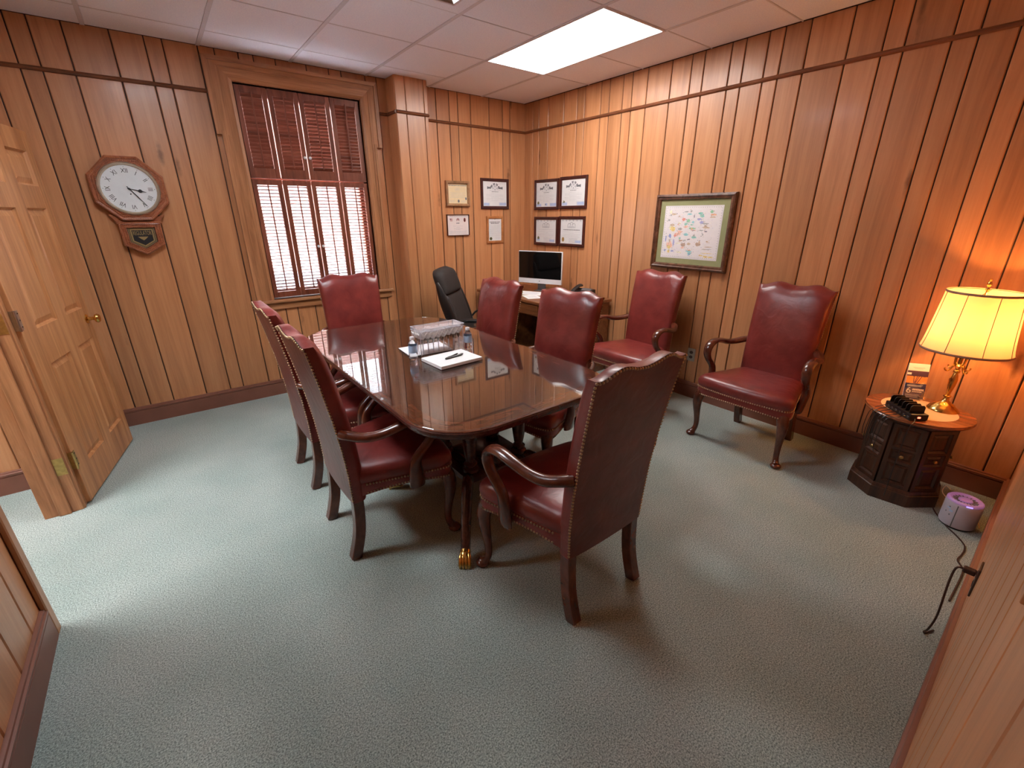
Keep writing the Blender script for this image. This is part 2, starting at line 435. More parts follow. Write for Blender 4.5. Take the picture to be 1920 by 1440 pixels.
def tag(o, label, cat, group=None):
    o['label'] = label; o['category'] = cat
    if group: o['group'] = group
    return o

def struct(o, label=None):
    o['kind'] = 'structure'
    if label: o['label'] = label
    return o

def copy_tree(o, parent=None):
    c = o.copy(); COL.objects.link(c); c.parent = parent
    for ch in list(o.children): copy_tree(ch, c)
    return c

def bx(x0, x1, y0, y1, z0, z1):
    return MB().box(x0, x1, y0, y1, z0, z1)

def smooth_path(pts, k=4):
    """Catmull-Rom through points of any length"""
    out = []
    n = len(pts)
    for i in range(n - 1):
        p0, p1, p2, p3 = pts[max(i - 1, 0)], pts[i], pts[i + 1], pts[min(i + 2, n - 1)]
        for j in range(k):
            t = j / k
            out.append(tuple(0.5 * (2 * b + (c - a) * t + (2 * a - 5 * b + 4 * c - d) * t * t + (3 * b - a - 3 * c + d) * t ** 3)
                             for a, b, c, d in zip(p0, p1, p2, p3)))
    out.append(tuple(pts[-1]))
    return out

def lerp_table(tab, x):
    if x <= tab[0][0]: return tab[0][1]
    for (a, b), (c, d) in zip(tab, tab[1:]):
        if x <= c: return b + (d - b) * (x - a) / (c - a)
    return tab[-1][1]

def text_geo(s, size, align='CENTER', spacing=1.0):
    cu = bpy.data.curves.new('t', 'FONT'); cu.body = s; cu.size = size; cu.align_x = align; cu.align_y = 'CENTER'
    cu.space_character = spacing; cu.resolution_u = 3
    ob = bpy.data.objects.new('t', cu); COL.objects.link(ob)
    dg = bpy.context.evaluated_depsgraph_get(); dg.update()
    me = bpy.data.meshes.new_from_object(ob.evaluated_get(dg))
    vs_ = [tuple(v.co) for v in me.vertices]; fs = [tuple(p.vertices) for p in me.polygons]
    bpy.data.objects.remove(ob); bpy.data.curves.remove(cu); bpy.data.meshes.remove(me)
    return vs_, fs
# ------------------------------------------------------------------ the room
XL = -4.225                                   # left wall face
RAILZ = 2.415
random.seed(4)

o = struct(bx(-6.2, 0.15, -6.2, 0.2, -0.1, 0).build('floor', 'carpet'), 'grey green cut pile carpet')

def plank(parent, x0, x1, z0, z1, gap=0.0035, t=0.008, name='plank'):
    """one board with chamfered long edges; local x across, z up, room side is -y, back at y=0"""
    w = (x1 - x0) / 2 - gap; c = 0.004
    h = (z1 - z0) / 2
    mb = MB()
    poly = [(-w, 0), (w, 0), (w, -t + c), (w - c, -t), (-w + c, -t), (-w, -t + c)]
    mb.prism(poly, lambda a, b: (a, b, -h), lambda a, b: (a, b, h))
    return mb.build(name, 'panel', parent, ((x0 + x1) / 2, 0, (z0 + z1) / 2))

def plank_wall(parent, grooves, z0=0.12, z1=H, rail=True, holes=()):
    """boards between consecutive groove positions; holes: (x0, x1, z0, z1)"""
    for a, b in zip(grooves, grooves[1:]):
        spans = [(z0, RAILZ), (RAILZ, z1)] if rail else [(z0, z1)]
        for hx0, hx1, hz0, hz1 in holes:
            if a < hx1 - 0.005 and b > hx0 + 0.005:
                out = []
                for s0, s1 in spans:
                    if hz0 > s0: out.append((s0, min(s1, hz0)))
                    if hz1 < s1: out.append((max(s0, hz1), s1))
                spans = out
        for s0, s1 in spans:
            if s1 - s0 > 0.01: plank(parent, a, b, s0, s1)

def wall(name, label, loc, rz, boxes, mat='groove'):
    mb = MB()
    for q in boxes: mb.box(*q[:5], H + 0.06 if q[5] == H else q[5])
    o = mb.build(name, mat, None, merge=False)
    o.location = loc; o.rotation_euler = (0, 0, rz)
    return struct(o, label)

# back wall (window wall): local x = world x, face y = 0.008 (planks stand proud to y = 0)
WX0, WX1, WZ0, WZ1 = -2.835, -1.868, 0.872, 2.500
wb_ = wall('wall_back', 'wood panelled wall with the shuttered window', (0, 0.008, 0), 0,
           [(-4.6, WX0, 0, 0.16, 0, H), (WX1, 0.16, 0, 0.16, 0, H), (WX0, WX1, 0, 0.16, 0, WZ0), (WX0, WX1, 0, 0.16, WZ1, H)])
gback = [-4.225, -4.102, -3.974, -3.875, -3.722, -3.494, -3.316, -3.216, -3.011, -2.911, -2.759, -2.659, -2.506, -2.279, -2.103, -2.002,
         -1.797, -1.697, -1.600]
plank_wall(wb_, gback, holes=[(WX0 - 0.03, WX1 + 0.03, 0.80, 2.56)])
plank_wall(wb_, [-1.32, -1.215, -1.111, -0.965, -0.866, -0.715, -0.485, -0.307, -0.207, 0.008])

# right wall: local x runs along -y of the world
wr = wall('wall_right', 'long wood panelled wall behind the leather armchairs', (0.008, 0, 0), -math.pi / 2, [(-0.16, 4.9, 0, 0.16, 0, H)])
gr = [-0.006, 0.141, 0.241, 0.390, 0.621, 0.805, 0.907, 1.111, 1.213, 1.366, 1.466, 1.620, 1.849, 2.023, 2.128, 2.332, 2.432, 2.586, 2.685, 2.838,
      3.070, 3.250, 3.352, 3.556, 3.660, 3.807, 3.908, 4.059, 4.285, 4.40]
plank_wall(wr, gr)

# left wall with the doorway: local x runs along +y; room side is +x
DY0, DY1 = -2.205, -1.195
wl = wall('wall_left', 'wood panelled wall with the open doorway', (XL - 0.008, 0, 0), math.pi / 2,
          [(-4.9, DY0, 0, 0.142, 0, H), (DY1, 0.16, 0, 0.142, 0, H), (DY0, DY1, 0, 0.142, 2.06, H)])
plank_wall(wl, [-4.42, -4.30, -4.15, -4.05, -3.90, -3.67, -3.49, -3.39, -3.19, -3.02, -2.797, -2.555, -2.370, -2.235], rail=True)
plank_wall(wl, [-1.13, -1.03, -0.88, -0.65, -0.47, -0.37, -0.17, -0.008])
plank_wall(wl, [-2.205, -2.05, -1.85, -1.75, -1.55, -1.35, -1.195], z0=2.13)

# near wall, a hair out of square; the camera stands in its doorway
NRZ = math.pi - 0.011
NLOC = (0, -4.397 - 0.008, 0)
wn = wall('wall_near', 'wood panelled wall running along the right edge of the photo', NLOC, NRZ + 0.022,
          [(-0.16, 3.27, 0, 0.16, 0, H), (4.13, 4.6, 0, 0.16, 0, H), (3.27, 4.13, 0, 0.16, 2.06, H)])
plank_wall(wn, [0.008, 0.14, 0.24, 0.39, 0.62, 0.80, 0.90, 1.11, 1.21, 1.36, 1.46, 1.62, 1.84, 2.02, 2.12, 2.33, 2.43, 2.58, 2.68, 2.84, 3.06, 3.20])

# pillar beside the window
PX0, PX1, PY = -1.617, -1.300, -0.190
pl = struct(bx(PX0 + 0.008, PX1 - 0.008, PY + 0.008, 0.02, 0, H + 0.05).build('wall_pillar', 'groove'), 'square wood panelled pillar beside the window')
for a, b in ((PX0, -1.519), (-1.519, -1.339), (-1.339, PX1)):
    for z0, z1 in ((0.12, RAILZ), (RAILZ, H)):
        p_ = plank(pl, a, b, z0, z1, gap=0.002); p_.location.y = PY + 0.008
for sx, xx in ((-1, PX0), (1, PX1)):
    for z0, z1 in ((0.12, RAILZ), (RAILZ, H)):
        p_ = plank(pl, -0.09, 0.09, z0, z1, gap=0.002)
        p_.location = (xx - sx * 0.008, (PY + 0.008) / 2, (z0 + z1) / 2); p_.rotation_euler = (0, 0, sx * math.pi / 2)

# baseboards and the picture rail
BASE = [(0, 0), (-0.018, 0), (-0.018, 0.108), (-0.013, 0.111), (-0.013, 0.114), (-0.020, 0.117), (-0.020, 0.127), (-0.013, 0.130), (-0.012, 0.138), (-0.004, 0.141), (0, 0.141)]
def runbase(name, a, b, label, prof=BASE, mat='base'):
    """moulding along the floor line a->b (2D); room lies to the left of a->b"""
    d = (Vector(b) - Vector(a)); Ln = d.length
    mb = MB(); mb.prism(prof, lambda q, z: (0, -q, z), lambda q, z: (Ln, -q, z))
    o = mb.build(name, mat, None, (a[0], a[1], 0), smooth=True, angle=50)
    o.rotation_euler = (0, 0, math.atan2(d.y, d.x))
    return struct(o, label)
runbase('baseboard_back', (-1.617, 0), (XL, 0), 'reddish brown baseboard under the window')
runbase('baseboard_corner', (0, 0), (-1.300, 0), 'reddish brown baseboard behind the office chair')
runbase('baseboard_right', (0, -4.40), (0, 0), 'reddish brown baseboard along the right wall')
runbase('baseboard_left', (XL, DY0 - 0.035), (XL, -4.43), 'reddish brown baseboard at the lower left')
runbase('baseboard_door', (XL, 0), (XL, DY1 + 0.07), 'reddish brown baseboard behind the open door')
runbase('baseboard_near', (-3.2, -4.397 - 0.011 * 3.2), (0, -4.397), 'reddish brown baseboard at the right edge')
runbase('baseboard_pillar', (PX1, PY), (PX0, PY), 'reddish brown baseboard round the pillar')
RAIL = [(0, RAILZ - 0.012), (-0.008, RAILZ - 0.012), (-0.016, RAILZ - 0.006), (-0.017, RAILZ + 0.002), (-0.010, RAILZ + 0.008), (-0.008, RAILZ + 0.013), (0, RAILZ + 0.013)]
runbase('trim_1', (PX0, 0), (-1.725, 0), 'thin wooden picture rail between pillar and window', RAIL, 'rail')
runbase('trim_2', (-3.01, 0), (XL, 0), 'thin wooden picture rail above the clock', RAIL, 'rail')
runbase('trim_3', (0, 0), (PX1, 0), 'thin wooden picture rail right of the pillar', RAIL, 'rail')
runbase('trim_4', (0, -4.40), (0, 0), 'thin wooden picture rail along the right wall', RAIL, 'rail')
runbase('trim_5', (PX1, PY), (PX0, PY), 'thin wooden picture rail round the pillar', RAIL, 'rail')
runbase('trim_6', (PX0, PY), (PX0, 0), 'thin wooden picture rail on the pillar side', RAIL, 'rail')
runbase('trim_7', (XL, DY0), (XL, -4.43), 'thin wooden picture rail on the left wall', RAIL, 'rail')

# ceiling: backing, grid bars, lay-in tiles
ce = struct(bx(-6.2, 0.15, -6.2, 0.2, H + 0.03, H + 0.12).build('ceiling', 'tbar'), 'white suspended tile ceiling')
T = 0.6096
X1, Y1 = -0.5697, -0.9532
gx = [0.0] + [X1 - i * T for i in range(7)]
gx[-1] = XL
gy = [0.0] + [Y1 - i * T for i in range(6)]
gy[-1] = -4.45
for gx_ in gx[1:-1]:
    bx(gx_ - 0.012, gx_ + 0.012, -4.45, 0, H - 0.001, H + 0.03).build('grid_bar', 'tbar', ce)
def in_light(xa, xb, ya, yb):
    xm, ym = (xa + xb) / 2, (ya + yb) / 2
    return (-1.1793 < xm < -0.5697 and -2.1724 < ym < -0.9532) or (-3.6177 < xm < -3.0081 and -2.1724 < ym < -1.5628)
FX0, FX1, FY0, FY1 = gx[4], gx[3], gy[3], gy[2]     # cell with the mirrored fixture
for i in range(len(gx) - 1):
    xa, xb = gx[i + 1], gx[i]
    ys = list(gy)
    if i >= 2: ys = [0.0, Y1 + T] + gy[1:]
    for j in range(len(ys) - 1):
        ya, yb = ys[j + 1], ys[j]
        if in_light(xa, xb, ya, yb): continue
        if j: bx(xa, xb, yb - 0.004, yb + 0.004, H + 0.001, H + 0.03).build('grid_bar', 'rail' if False else 'tbar', ce)
        if abs(xb - FX1) < 0.01 and abs(yb - FY1) < 0.01:
            cx, cy = (xa + xb) / 2, (ya + yb) / 2
            mb = MB()
            for q in ((xa + .012, cx - .2, ya + .006, yb - .006), (cx + .2, xb - .012, ya + .006, yb - .006), (cx - .2, cx + .2, ya + .006, cy - .21), (cx - .2, cx + .2, cy + .21, yb - .006)):
                mb.box(q[0], q[1], q[2], q[3], H, H + 0.02)
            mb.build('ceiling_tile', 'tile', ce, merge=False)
            continue
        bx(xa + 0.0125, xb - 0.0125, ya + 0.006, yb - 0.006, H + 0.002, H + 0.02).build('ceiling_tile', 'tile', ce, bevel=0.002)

# lit troffers: one in view, one unseen and added to fill the left side
for lx, ly, hl, lm, lab in ((-0.8745, -1.5628, 0.61, 'lens', 'glowing white rectangular ceiling light panel over the table'),
                        (-3.3129, -1.8676, 0.305, 'leftfill', 'added square fill light panel above the left chairs, out of view')):
    t = thing('ceiling_light', lab, 'ceiling light', (lx, ly, H))
    bx(-0.297, 0.297, -hl + 0.008, hl - 0.008, 0.004, 0.010).build('lens', lm, t)
    mb = MB()
    for q in ((-0.305, -0.290, -hl, hl), (0.290, 0.305, -hl, hl), (-0.290, 0.290, -hl, -hl + 0.015), (-0.290, 0.290, hl - 0.015, hl)):
        mb.box(q[0], q[1], q[2], q[3], -0.004, 0.028)
    mb.build('frame', 'tbar', t, merge=False)
# unlit mirrored fixture cut by the top edge of the photo
t = thing('ceiling_fixture', 'square recessed ceiling fixture with mirrored metal sides at the top edge', 'ceiling fixture', ((FX0 + FX1) / 2, (FY0 + FY1) / 2, H))
mb = MB()
a, b2 = 0.2, 0.15
for k in range(4):
    mb.M = Matrix.Rotation(k * math.pi / 2, 4, 'Z')
    mb.quad((-a, -a, 0), (a, -a, 0), (b2, -b2, 0.029), (-b2, -b2, 0.029))
mb.build('reflector', 'mirror', t)
bx(-b2, b2, -b2, b2, 0.026, 0.029).build('top_plate', 'mirror', t)
mb = MB()
for k in range(4):
    mb.M = Matrix.Rotation(k * math.pi / 2, 4, 'Z')
    mb.box(-a - 0.012, a + 0.012, -a - 0.012, -a, -0.004, 0.004)
mb.build('rim', 'tbar', t, merge=False)

# adjoining hall seen through the doorway, and the lobby behind the camera
hb = wall('wall_hall', 'wood panelled wall seen through the doorway', (0, -0.722, 0), 0, [(-6.2, XL - 0.15, 0, 0.1, 0, H)])
plank_wall(hb, [-6.2, -5.9, -5.6, -5.3, -5.0, -4.82, -4.62, -4.50, -4.375], rail=False)
runbase('baseboard_hall', (XL - 0.15, -0.73), (-6.2, -0.73), 'reddish brown baseboard seen through the doorway')
wall('wall_hall_side', 'side wall of the hall', (0, 0, 0), 0, [(-6.25, -6.15, -6.2, 0, 0, H)], 'casing')
wall('wall_hall_end', 'end wall of the hall', (0, 0, 0), 0, [(-6.2, XL - 0.15, -3.6, -3.5, 0, H)], 'casing')
wall('wall_lobby', 'walls of the lobby behind the camera', (0, 0, 0), 0, [(-6.2, 0.1, -6.2, -6.1, 0, H), (0.0, 0.1, -6.2, -4.6, 0, H)], 'casing')
t = thing('ceiling_light', 'ceiling light panel of the adjoining hall', 'ceiling light', (-5.15, -1.75, H + 0.02))
bx(-0.30, 0.30, -0.60, 0.60, 0, 0.01).build('lens', 'halllens', t)
mb = MB()
for q in ((-0.32, -0.30, -0.62, 0.62), (0.30, 0.32, -0.62, 0.62), (-0.30, 0.30, -0.62, -0.60), (-0.30, 0.30, 0.60, 0.62)):
    mb.box(q[0], q[1], q[2], q[3], -0.004, 0.01)
mb.build('frame', 'tbar', t, merge=False)

struct(bx(-12, 8, 0.2, 4.0, -0.7, -0.6).build('ground_paving', 'ground'), 'pale paving outside the window')
struct(bx(-30, 26, 4.0, 60, -0.72, -0.62).build('ground_street', 'lawn'), 'grey street outside the window')
struct(bx(-22, 18, 16, 16.3, -0.7, 6.5).build('wall_outside', 'brick'), 'brick wall across the street outside the window')
# ------------------------------------------------------------------ window_1
win = bx(WX0, WX1, 0.150, 0.168, WZ0, WZ1)
win = MB()
for q in ((WX0, WX0 + 0.05), (WX1 - 0.05, WX1)): win.box(q[0], q[1], 0.11, 0.145, WZ0, WZ1)
for z0, z1 in ((WZ0, WZ0 + 0.07), (1.81, 1.86), (WZ1 - 0.06, WZ1)): win.box(WX0 + 0.05, WX1 - 0.05, 0.11, 0.145, z0, z1)
win = struct(win.build('window_1', 'shutter', merge=False), 'tall window behind brown louvred shutters')
for z0, z1 in ((WZ0 + 0.07, 1.81), (1.86, WZ1 - 0.06)):
    bx(WX0 + 0.05, WX1 - 0.05, 0.125, 0.129, z0, z1).build('pane', 'glass', win)
# reveal lining
mb = MB()
mb.box(WX0 - 0.012, WX0, 0.0, 0.168, WZ0, WZ1); mb.box(WX1, WX1 + 0.012, 0.0, 0.168, WZ0, WZ1); mb.box(WX0 - 0.012, WX1 + 0.012, 0.0, 0.168, WZ1, WZ1 + 0.012)
mb.build('window_lining', 'casing', win, merge=False)
# casing: (offset out from opening, depth) strips, mitred at the head; ears at the top
def casing_side(sgn, xin, z0, z1, strips, name):
    for (a, b, d0, d1) in strips:
        mb = MB()
        poly = [(a, 0), (a, -d0), (b, -d1), (b, 0)]
        mb.prism(poly, lambda q, y: (xin + sgn * q, y, z0), lambda q, y: (xin + sgn * q, y, z1(q)))
        mb.build(name, 'casing', win)
for sgn, xin, wtot in ((-1, WX0 - 0.004, 0.136), (1, WX1 + 0.004, 0.100)):
    k = wtot / 0.136
    casing_side(sgn, xin, 0.86, lambda q: WZ1 + 0.004 + q, [(0, 0.022 * k, 0.012, 0.020), (0.022 * k, 0.085 * k, 0.016, 0.022)], 'casing_board')
    casing_side(sgn, xin, 0.86, lambda q: 2.16 if q < 9 else 0, [(0.085 * k, 0.110 * k, 0.026, 0.028), (0.110 * k, 0.136 * k, 0.034, 0.036)], 'casing_band')
    e0 = 0.085 * k
    casing_side(sgn, xin, 2.135, lambda q: WZ1 + 0.004 + min(q, 0.136), [(e0, e0 + 0.055, 0.027, 0.033), (e0 + 0.055, e0 + 0.085, 0.042, 0.044)], 'casing_ear')
for (a, b, d0, d1) in ((0, 0.022, 0.012, 0.020), (0.022, 0.078, 0.016, 0.022), (0.078, 0.110, 0.027, 0.033), (0.110, 0.136, 0.042, 0.044)):
    mb = MB()
    poly = [(a, 0), (a, -d0), (b, -d1), (b, 0)]
    ex = 0.036 if b > 0.08 else 0
    mb.prism(poly, lambda q, y: (WX0 - 0.004 - min(q, 0.136) - ex, y, WZ1 + 0.004 + q), lambda q, y: (WX1 + 0.004 + min(q, 0.10) + ex, y, WZ1 + 0.004 + q))
    mb.build('casing_head', 'casing_x', win)
mb = MB().box(-2.99, -1.742, -0.046, 0.1, 0.842, 0.866)
mb.build('window_sill', 'casing_x', win, bevel=0.006, seg=2)
mb = MB().box(-2.965, -1.755, -0.022, 0, 0.782, 0.842)
mb.build('window_apron', 'casing_x', win, bevel=0.004)

# shutters: each panel is a thing of its own
def louver_mesh(w, tilt, d=0.032, t=0.0075):
    mb = MB(); mb.M = Matrix.Rotation(tilt, 4, 'X')
    n = 8; ring = [(d / 2 * math.cos(2 * math.pi * i / n), t / 2 * math.sin(2 * math.pi * i / n)) for i in range(n)]
    mb.prism(ring, lambda a, b: (-w / 2, a, b), lambda a, b: (w / 2, a, b))
    me = mb.mesh('louver'); me.materials.append(M['louver'])
    return me
edges = [-2.832, -2.603, -2.373, -2.125, -1.872]
names = ['leftmost', 'second from left', 'third from left', 'rightmost']
for row, z0, z1, rail0, rail1, tilt in (('upper', 1.846, 2.492, 0.075, 0.050, 1.02), ('lower', 0.880, 1.836, 0.048, 0.040, -0.42)):
    for k in range(4):
        xa, xb = edges[k] + 0.0035, edges[k + 1] - 0.0035
        w = xb - xa; cx = (xa + xb) / 2
        s = thing('window_shutter', f'{names[k]} {row} brown wooden louvred shutter panel, louvres {"shut" if row == "upper" else "open"}', 'shutter', (cx, 0.030, z0), 0, 'louvred window shutters')
        h = z1 - z0; st = 0.034
        for sg in (-1, 1):
            bx(min(sg * w / 2, sg * (w / 2 - st)), max(sg * w / 2, sg * (w / 2 - st)), -0.012, 0.012, 0, h).build('stile', 'shutter', s, bevel=0.002)
        bx(-w / 2 + st, w / 2 - st, -0.012, 0.012, 0, rail0).build('rail', 'shutter', s, bevel=0.002)
        bx(-w / 2 + st, w / 2 - st, -0.012, 0.012, h - rail1, h).build('rail', 'shutter', s, bevel=0.002)
        lw = w - 2 * st - 0.005
        n = round((h - rail0 - rail1) / 0.0262)
        pitch_ = (h - rail0 - rail1) / n
        tl = tilt
        if row == 'upper': tl = (1.16, 1.08, 1.00, 1.16)[k]
        me = louver_mesh(lw, -tl if row == 'upper' else tl)
        for q in range(n):
            link('louver', me, None, s, (0, 0, rail0 + (q + 0.5) * pitch_))
        bx(-0.0045, 0.0045, -0.026, -0.018, rail0 + 0.01, h - rail1 + 0.012).build('tilt_rod', 'shutter', s, bevel=0.001)
        if k in (1, 2):
            sx = (w / 2 - 0.017) * (1 if k == 1 else -1)
            zk = 0.17 if row == 'upper' else 0.42
            MB().lathe([(0.004, 0.0), (0.004, 0.008), (0.011, 0.012), (0.012, 0.018), (0.007, 0.022), (0.0002, 0.023)], 12, (sx, -0.012, zk), 'Y').build('knob', 'whiteplastic', s, smooth=True)

# ------------------------------------------------------------------ door_1 and doorway
HX, HY, FXX, FYY = -4.185, -1.165, -4.013, -0.334
ang = math.atan2(FYY - HY, FXX - HX)
DW, DH = 0.855, 2.022
# local frame: x along the door from the hinge, room face looks to local -y (towards +x world side)
dr = MB()
ST, MU = 0.155, 0.125
rows_ = [(0.012, 0.210), (0.810, 1.005), (1.605, 1.725), (1.910, DH)]
pu = [(0.157, 0.412), (0.535, 0.778)]
door = struct(bx(0, pu[0][0], 0, 0.04, 0.012, DH).build('door_1', 'doorwood', None, bevel=0.002), 'open six panel wooden door folded back against the left wall')
door.location = (HX, HY, 0); door.rotation_euler = (0, 0, ang)
bx(pu[1][1], DW, 0, 0.04, 0.012, DH).build('stile', 'doorwood', door, bevel=0.002)
bx(pu[0][1], pu[1][0], 0.0005, 0.0395, 0.012, DH).build('mullion', 'doorwood', door)
for z0, z1 in rows_:
    for u0, u1 in pu:
        o = bx(u0, u1, 0.0005, 0.0395, z0, z1).build('rail', 'casing_x' if False else 'doorwood', door)
for z0, z1 in ((0.210, 0.810), (1.005, 1.605), (1.725, 1.910)):
    for u0, u1 in pu:
        mb = MB()
        g = 0.028
        ring = lambda d, y: [(u0 + d, y, z0 + d), (u1 - d, y, z0 + d), (u1 - d, y, z1 - d), (u0 + d, y, z1 - d)]
        mb.loft([ring(0, 0.0395), ring(0, 0.002), ring(0.010, 0.016), ring(0.014, 0.016), ring(0.014 + g, 0.006)])
        mb.build('panel', 'doorwood', door)
kn = MB()
kn.lathe([(0.030, 0.0), (0.030, 0.004), (0.014, 0.010), (0.010, 0.030), (0.012, 0.038), (0.026, 0.046), (0.029, 0.056), (0.024, 0.066), (0.008, 0.071), (0.0005, 0.071)], 20, (0.79, 0, 0.93), 'Y')
kn.build('door_knob', 'brass', door, smooth=True)
for zc, mt in ((0.285, 'oldbrass'), (1.075, 'steel'), (1.80, 'steel')):
    hg = bx(-0.003, -0.0005, 0.002, 0.040, zc - 0.05, zc + 0.05)
    hg.M = Matrix.Identity(4)
    o = hg.build('hinge', mt, door)
    mb = MB().lathe([(0.0065, -0.052), (0.0065, 0.052)], 10, (-0.006, -0.004, zc)); mb.build('hinge_pin', mt, o, smooth=True)
    mb = MB(); mb.box(-0.0022, 0.032, -0.0022, 0, zc - 0.05, zc + 0.05); lf = mb.build('hinge_leaf', mt, o)
    mb = MB()
    for dz in (-0.034, 0.0, 0.034):
        for dx in (0.010, 0.024):
            mb.lathe([(0.0042, 0), (0.0042, 0.0012), (0.0005, 0.0016)], 8, (dx, -0.0022, zc + dz), 'Y')
    mb.build('hinge_screws', 'brownplate', o, merge=False)
# jamb lining and casing of the doorway
jb = MB()
jb.box(XL - 0.150, XL + 0.010, DY1 - 0.018, DY1 + 0.01, 0, 2.062)
jb = struct(jb.build('door_2', 'casing', bevel=0.002), 'wooden jamb lining of the left doorway')
mb = MB().box(XL - 0.090, XL - 0.038, DY1 - 0.032, DY1 - 0.018, 0, 2.05); mb.build('door_stop', 'casing', jb, bevel=0.003)
mb = MB().box(XL - 0.150, XL + 0.010, DY0 - 0.01, DY0 + 0.018, 0, 2.062); mb.build('jamb', 'casing', jb, bevel=0.002)
mb = MB().box(XL - 0.150, XL + 0.010, DY0 - 0.01, DY1 + 0.01, 2.044, 2.066); mb.build('head_jamb', 'casing', jb, bevel=0.002)
for ya, yb in ((DY0 - 0.038, DY0 + 0.012), (DY1 - 0.012, DY1 + 0.058)):
    bx(XL, XL + 0.020, ya, yb, 0, 2.12).build('casing_board', 'casing', jb, bevel=0.004)
bx(XL, XL + 0.020, DY0 - 0.038, DY1 + 0.058, 2.056, 2.126).build('casing_head', 'casing', jb, bevel=0.004)
# hinge leaves on the jamb
for zc, mt in ((0.285, 'oldbrass'), (1.075, 'oldbrass'), (1.80, 'steel')):
    o = bx(XL - 0.036, XL + 0.008, DY1 - 0.0200, DY1 - 0.018, zc - 0.05, zc + 0.05).build('hinge_leaf', mt, jb)
# near doorway lining beside the camera
for lx in (3.27, 4.105):
    o = bx(lx, lx + 0.025, -0.012, 0.165, 0, 2.06).build('doorway_lining', 'casing', wn)
# ------------------------------------------------------------------ conference table
def rounded_rect(hx, hy, r, n=8):
    pts = []
    for cx, cy, a0 in ((hx - r, hy - r, 0), (-hx + r, hy - r, 90), (-hx + r, -hy + r, 180), (hx - r, -hy + r, 270)):
        for i in range(n + 1):
            a = math.radians(a0 + 90 * i / n)
            pts.append((cx + r * math.cos(a), cy + r * math.sin(a)))
    return pts
TX, TY = -2.350, -2.010
tb = thing('conference_table', 'long mahogany pedestal table with a glass sheet on top and rounded corners', 'table', (TX, TY, 0))
def ring(hx, hy, r, z): return [(x, y, z) for x, y in rounded_rect(hx, hy, r)]
hx, hy, rr = 0.548, 1.048, 0.27
MB().loft([ring(hx - .10, hy - .10, rr - .10, .7552), ring(hx - .10, hy - .10, rr - .10, .7578)]).build('tabletop', 'mahogany', tb)
# cross banded border, cut into veneer sections
outer = rounded_rect(hx - .004, hy - .004, rr - .004, 6); inner = rounded_rect(hx - .10, hy - .10, rr - .10, 6)
N_ = len(outer)
for i in range(N_):
    j = (i + 1) % N_
    seg = Vector(outer[j]) - Vector(outer[i]); cuts = max(1, round(seg.length / 0.16))
    for k in range(cuts):
        L0, L1 = k / cuts, (k + 1) / cuts
        P_ = lambda A, B, t_: (A[0] + (B[0] - A[0]) * t_, A[1] + (B[1] - A[1]) * t_)
        q = [P_(outer[i], outer[j], L0), P_(outer[i], outer[j], L1), P_(inner[i], inner[j], L1), P_(inner[i], inner[j], L0)]
        mb = MB(); mid = (sum(p[0] for p in q) / 4, sum(p[1] for p in q) / 4)
        nrm = math.atan2(seg.y, seg.x)
        R_ = Matrix.Rotation(-nrm, 2)
        loc2 = [R_ @ Vector((p[0] - mid[0], p[1] - mid[1])) for p in q]
        mb.prism([tuple(v) for v in loc2], lambda a, b: (a, b, -.0013), lambda a, b: (a, b, .0013))
        o = mb.build('crossband', 'mahogany_band', tb, (mid[0], mid[1], .7565)); o.rotation_euler = (0, 0, nrm)
MB().loft([ring(hx - .03, hy - .03, rr - .03, .718), ring(hx - .012, hy - .012, rr - .012, .722), ring(hx - .010, hy - .010, rr - .010, .732),
           ring(hx, hy, rr, .738), ring(hx, hy, rr, .750), ring(hx - .006, hy - .006, rr - .006, .7552)]).build('top_edge', 'mahogany', tb, smooth=True, angle=30)
MB().loft([ring(hx - .007, hy - .007, rr - .007, .7586), ring(hx - .006, hy - .006, rr - .006, .760), ring(hx - .006, hy - .006, rr - .006, .7640), ring(hx - .008, hy - .008, rr - .008, .7652)]).build('glass_top', 'tableglass', tb)
mb = MB()
for sg in (-1, 1):
    mb.box(sg * .16 - .02, sg * .16 + .02, -.80, .80, .690, .720)
mb.build('bearer', 'mahogany', tb, merge=False)
COLP = [(.034, .30), (.042, .31), (.042, .325), (.030, .335), (.036, .345), (.036, .352), (.024, .365), (.030, .40), (.036, .45), (.038, .50), (.036, .56), (.031, .61), (.036, .622), (.036, .634), (.030, .642), (.040, .655), (.040, .69)]
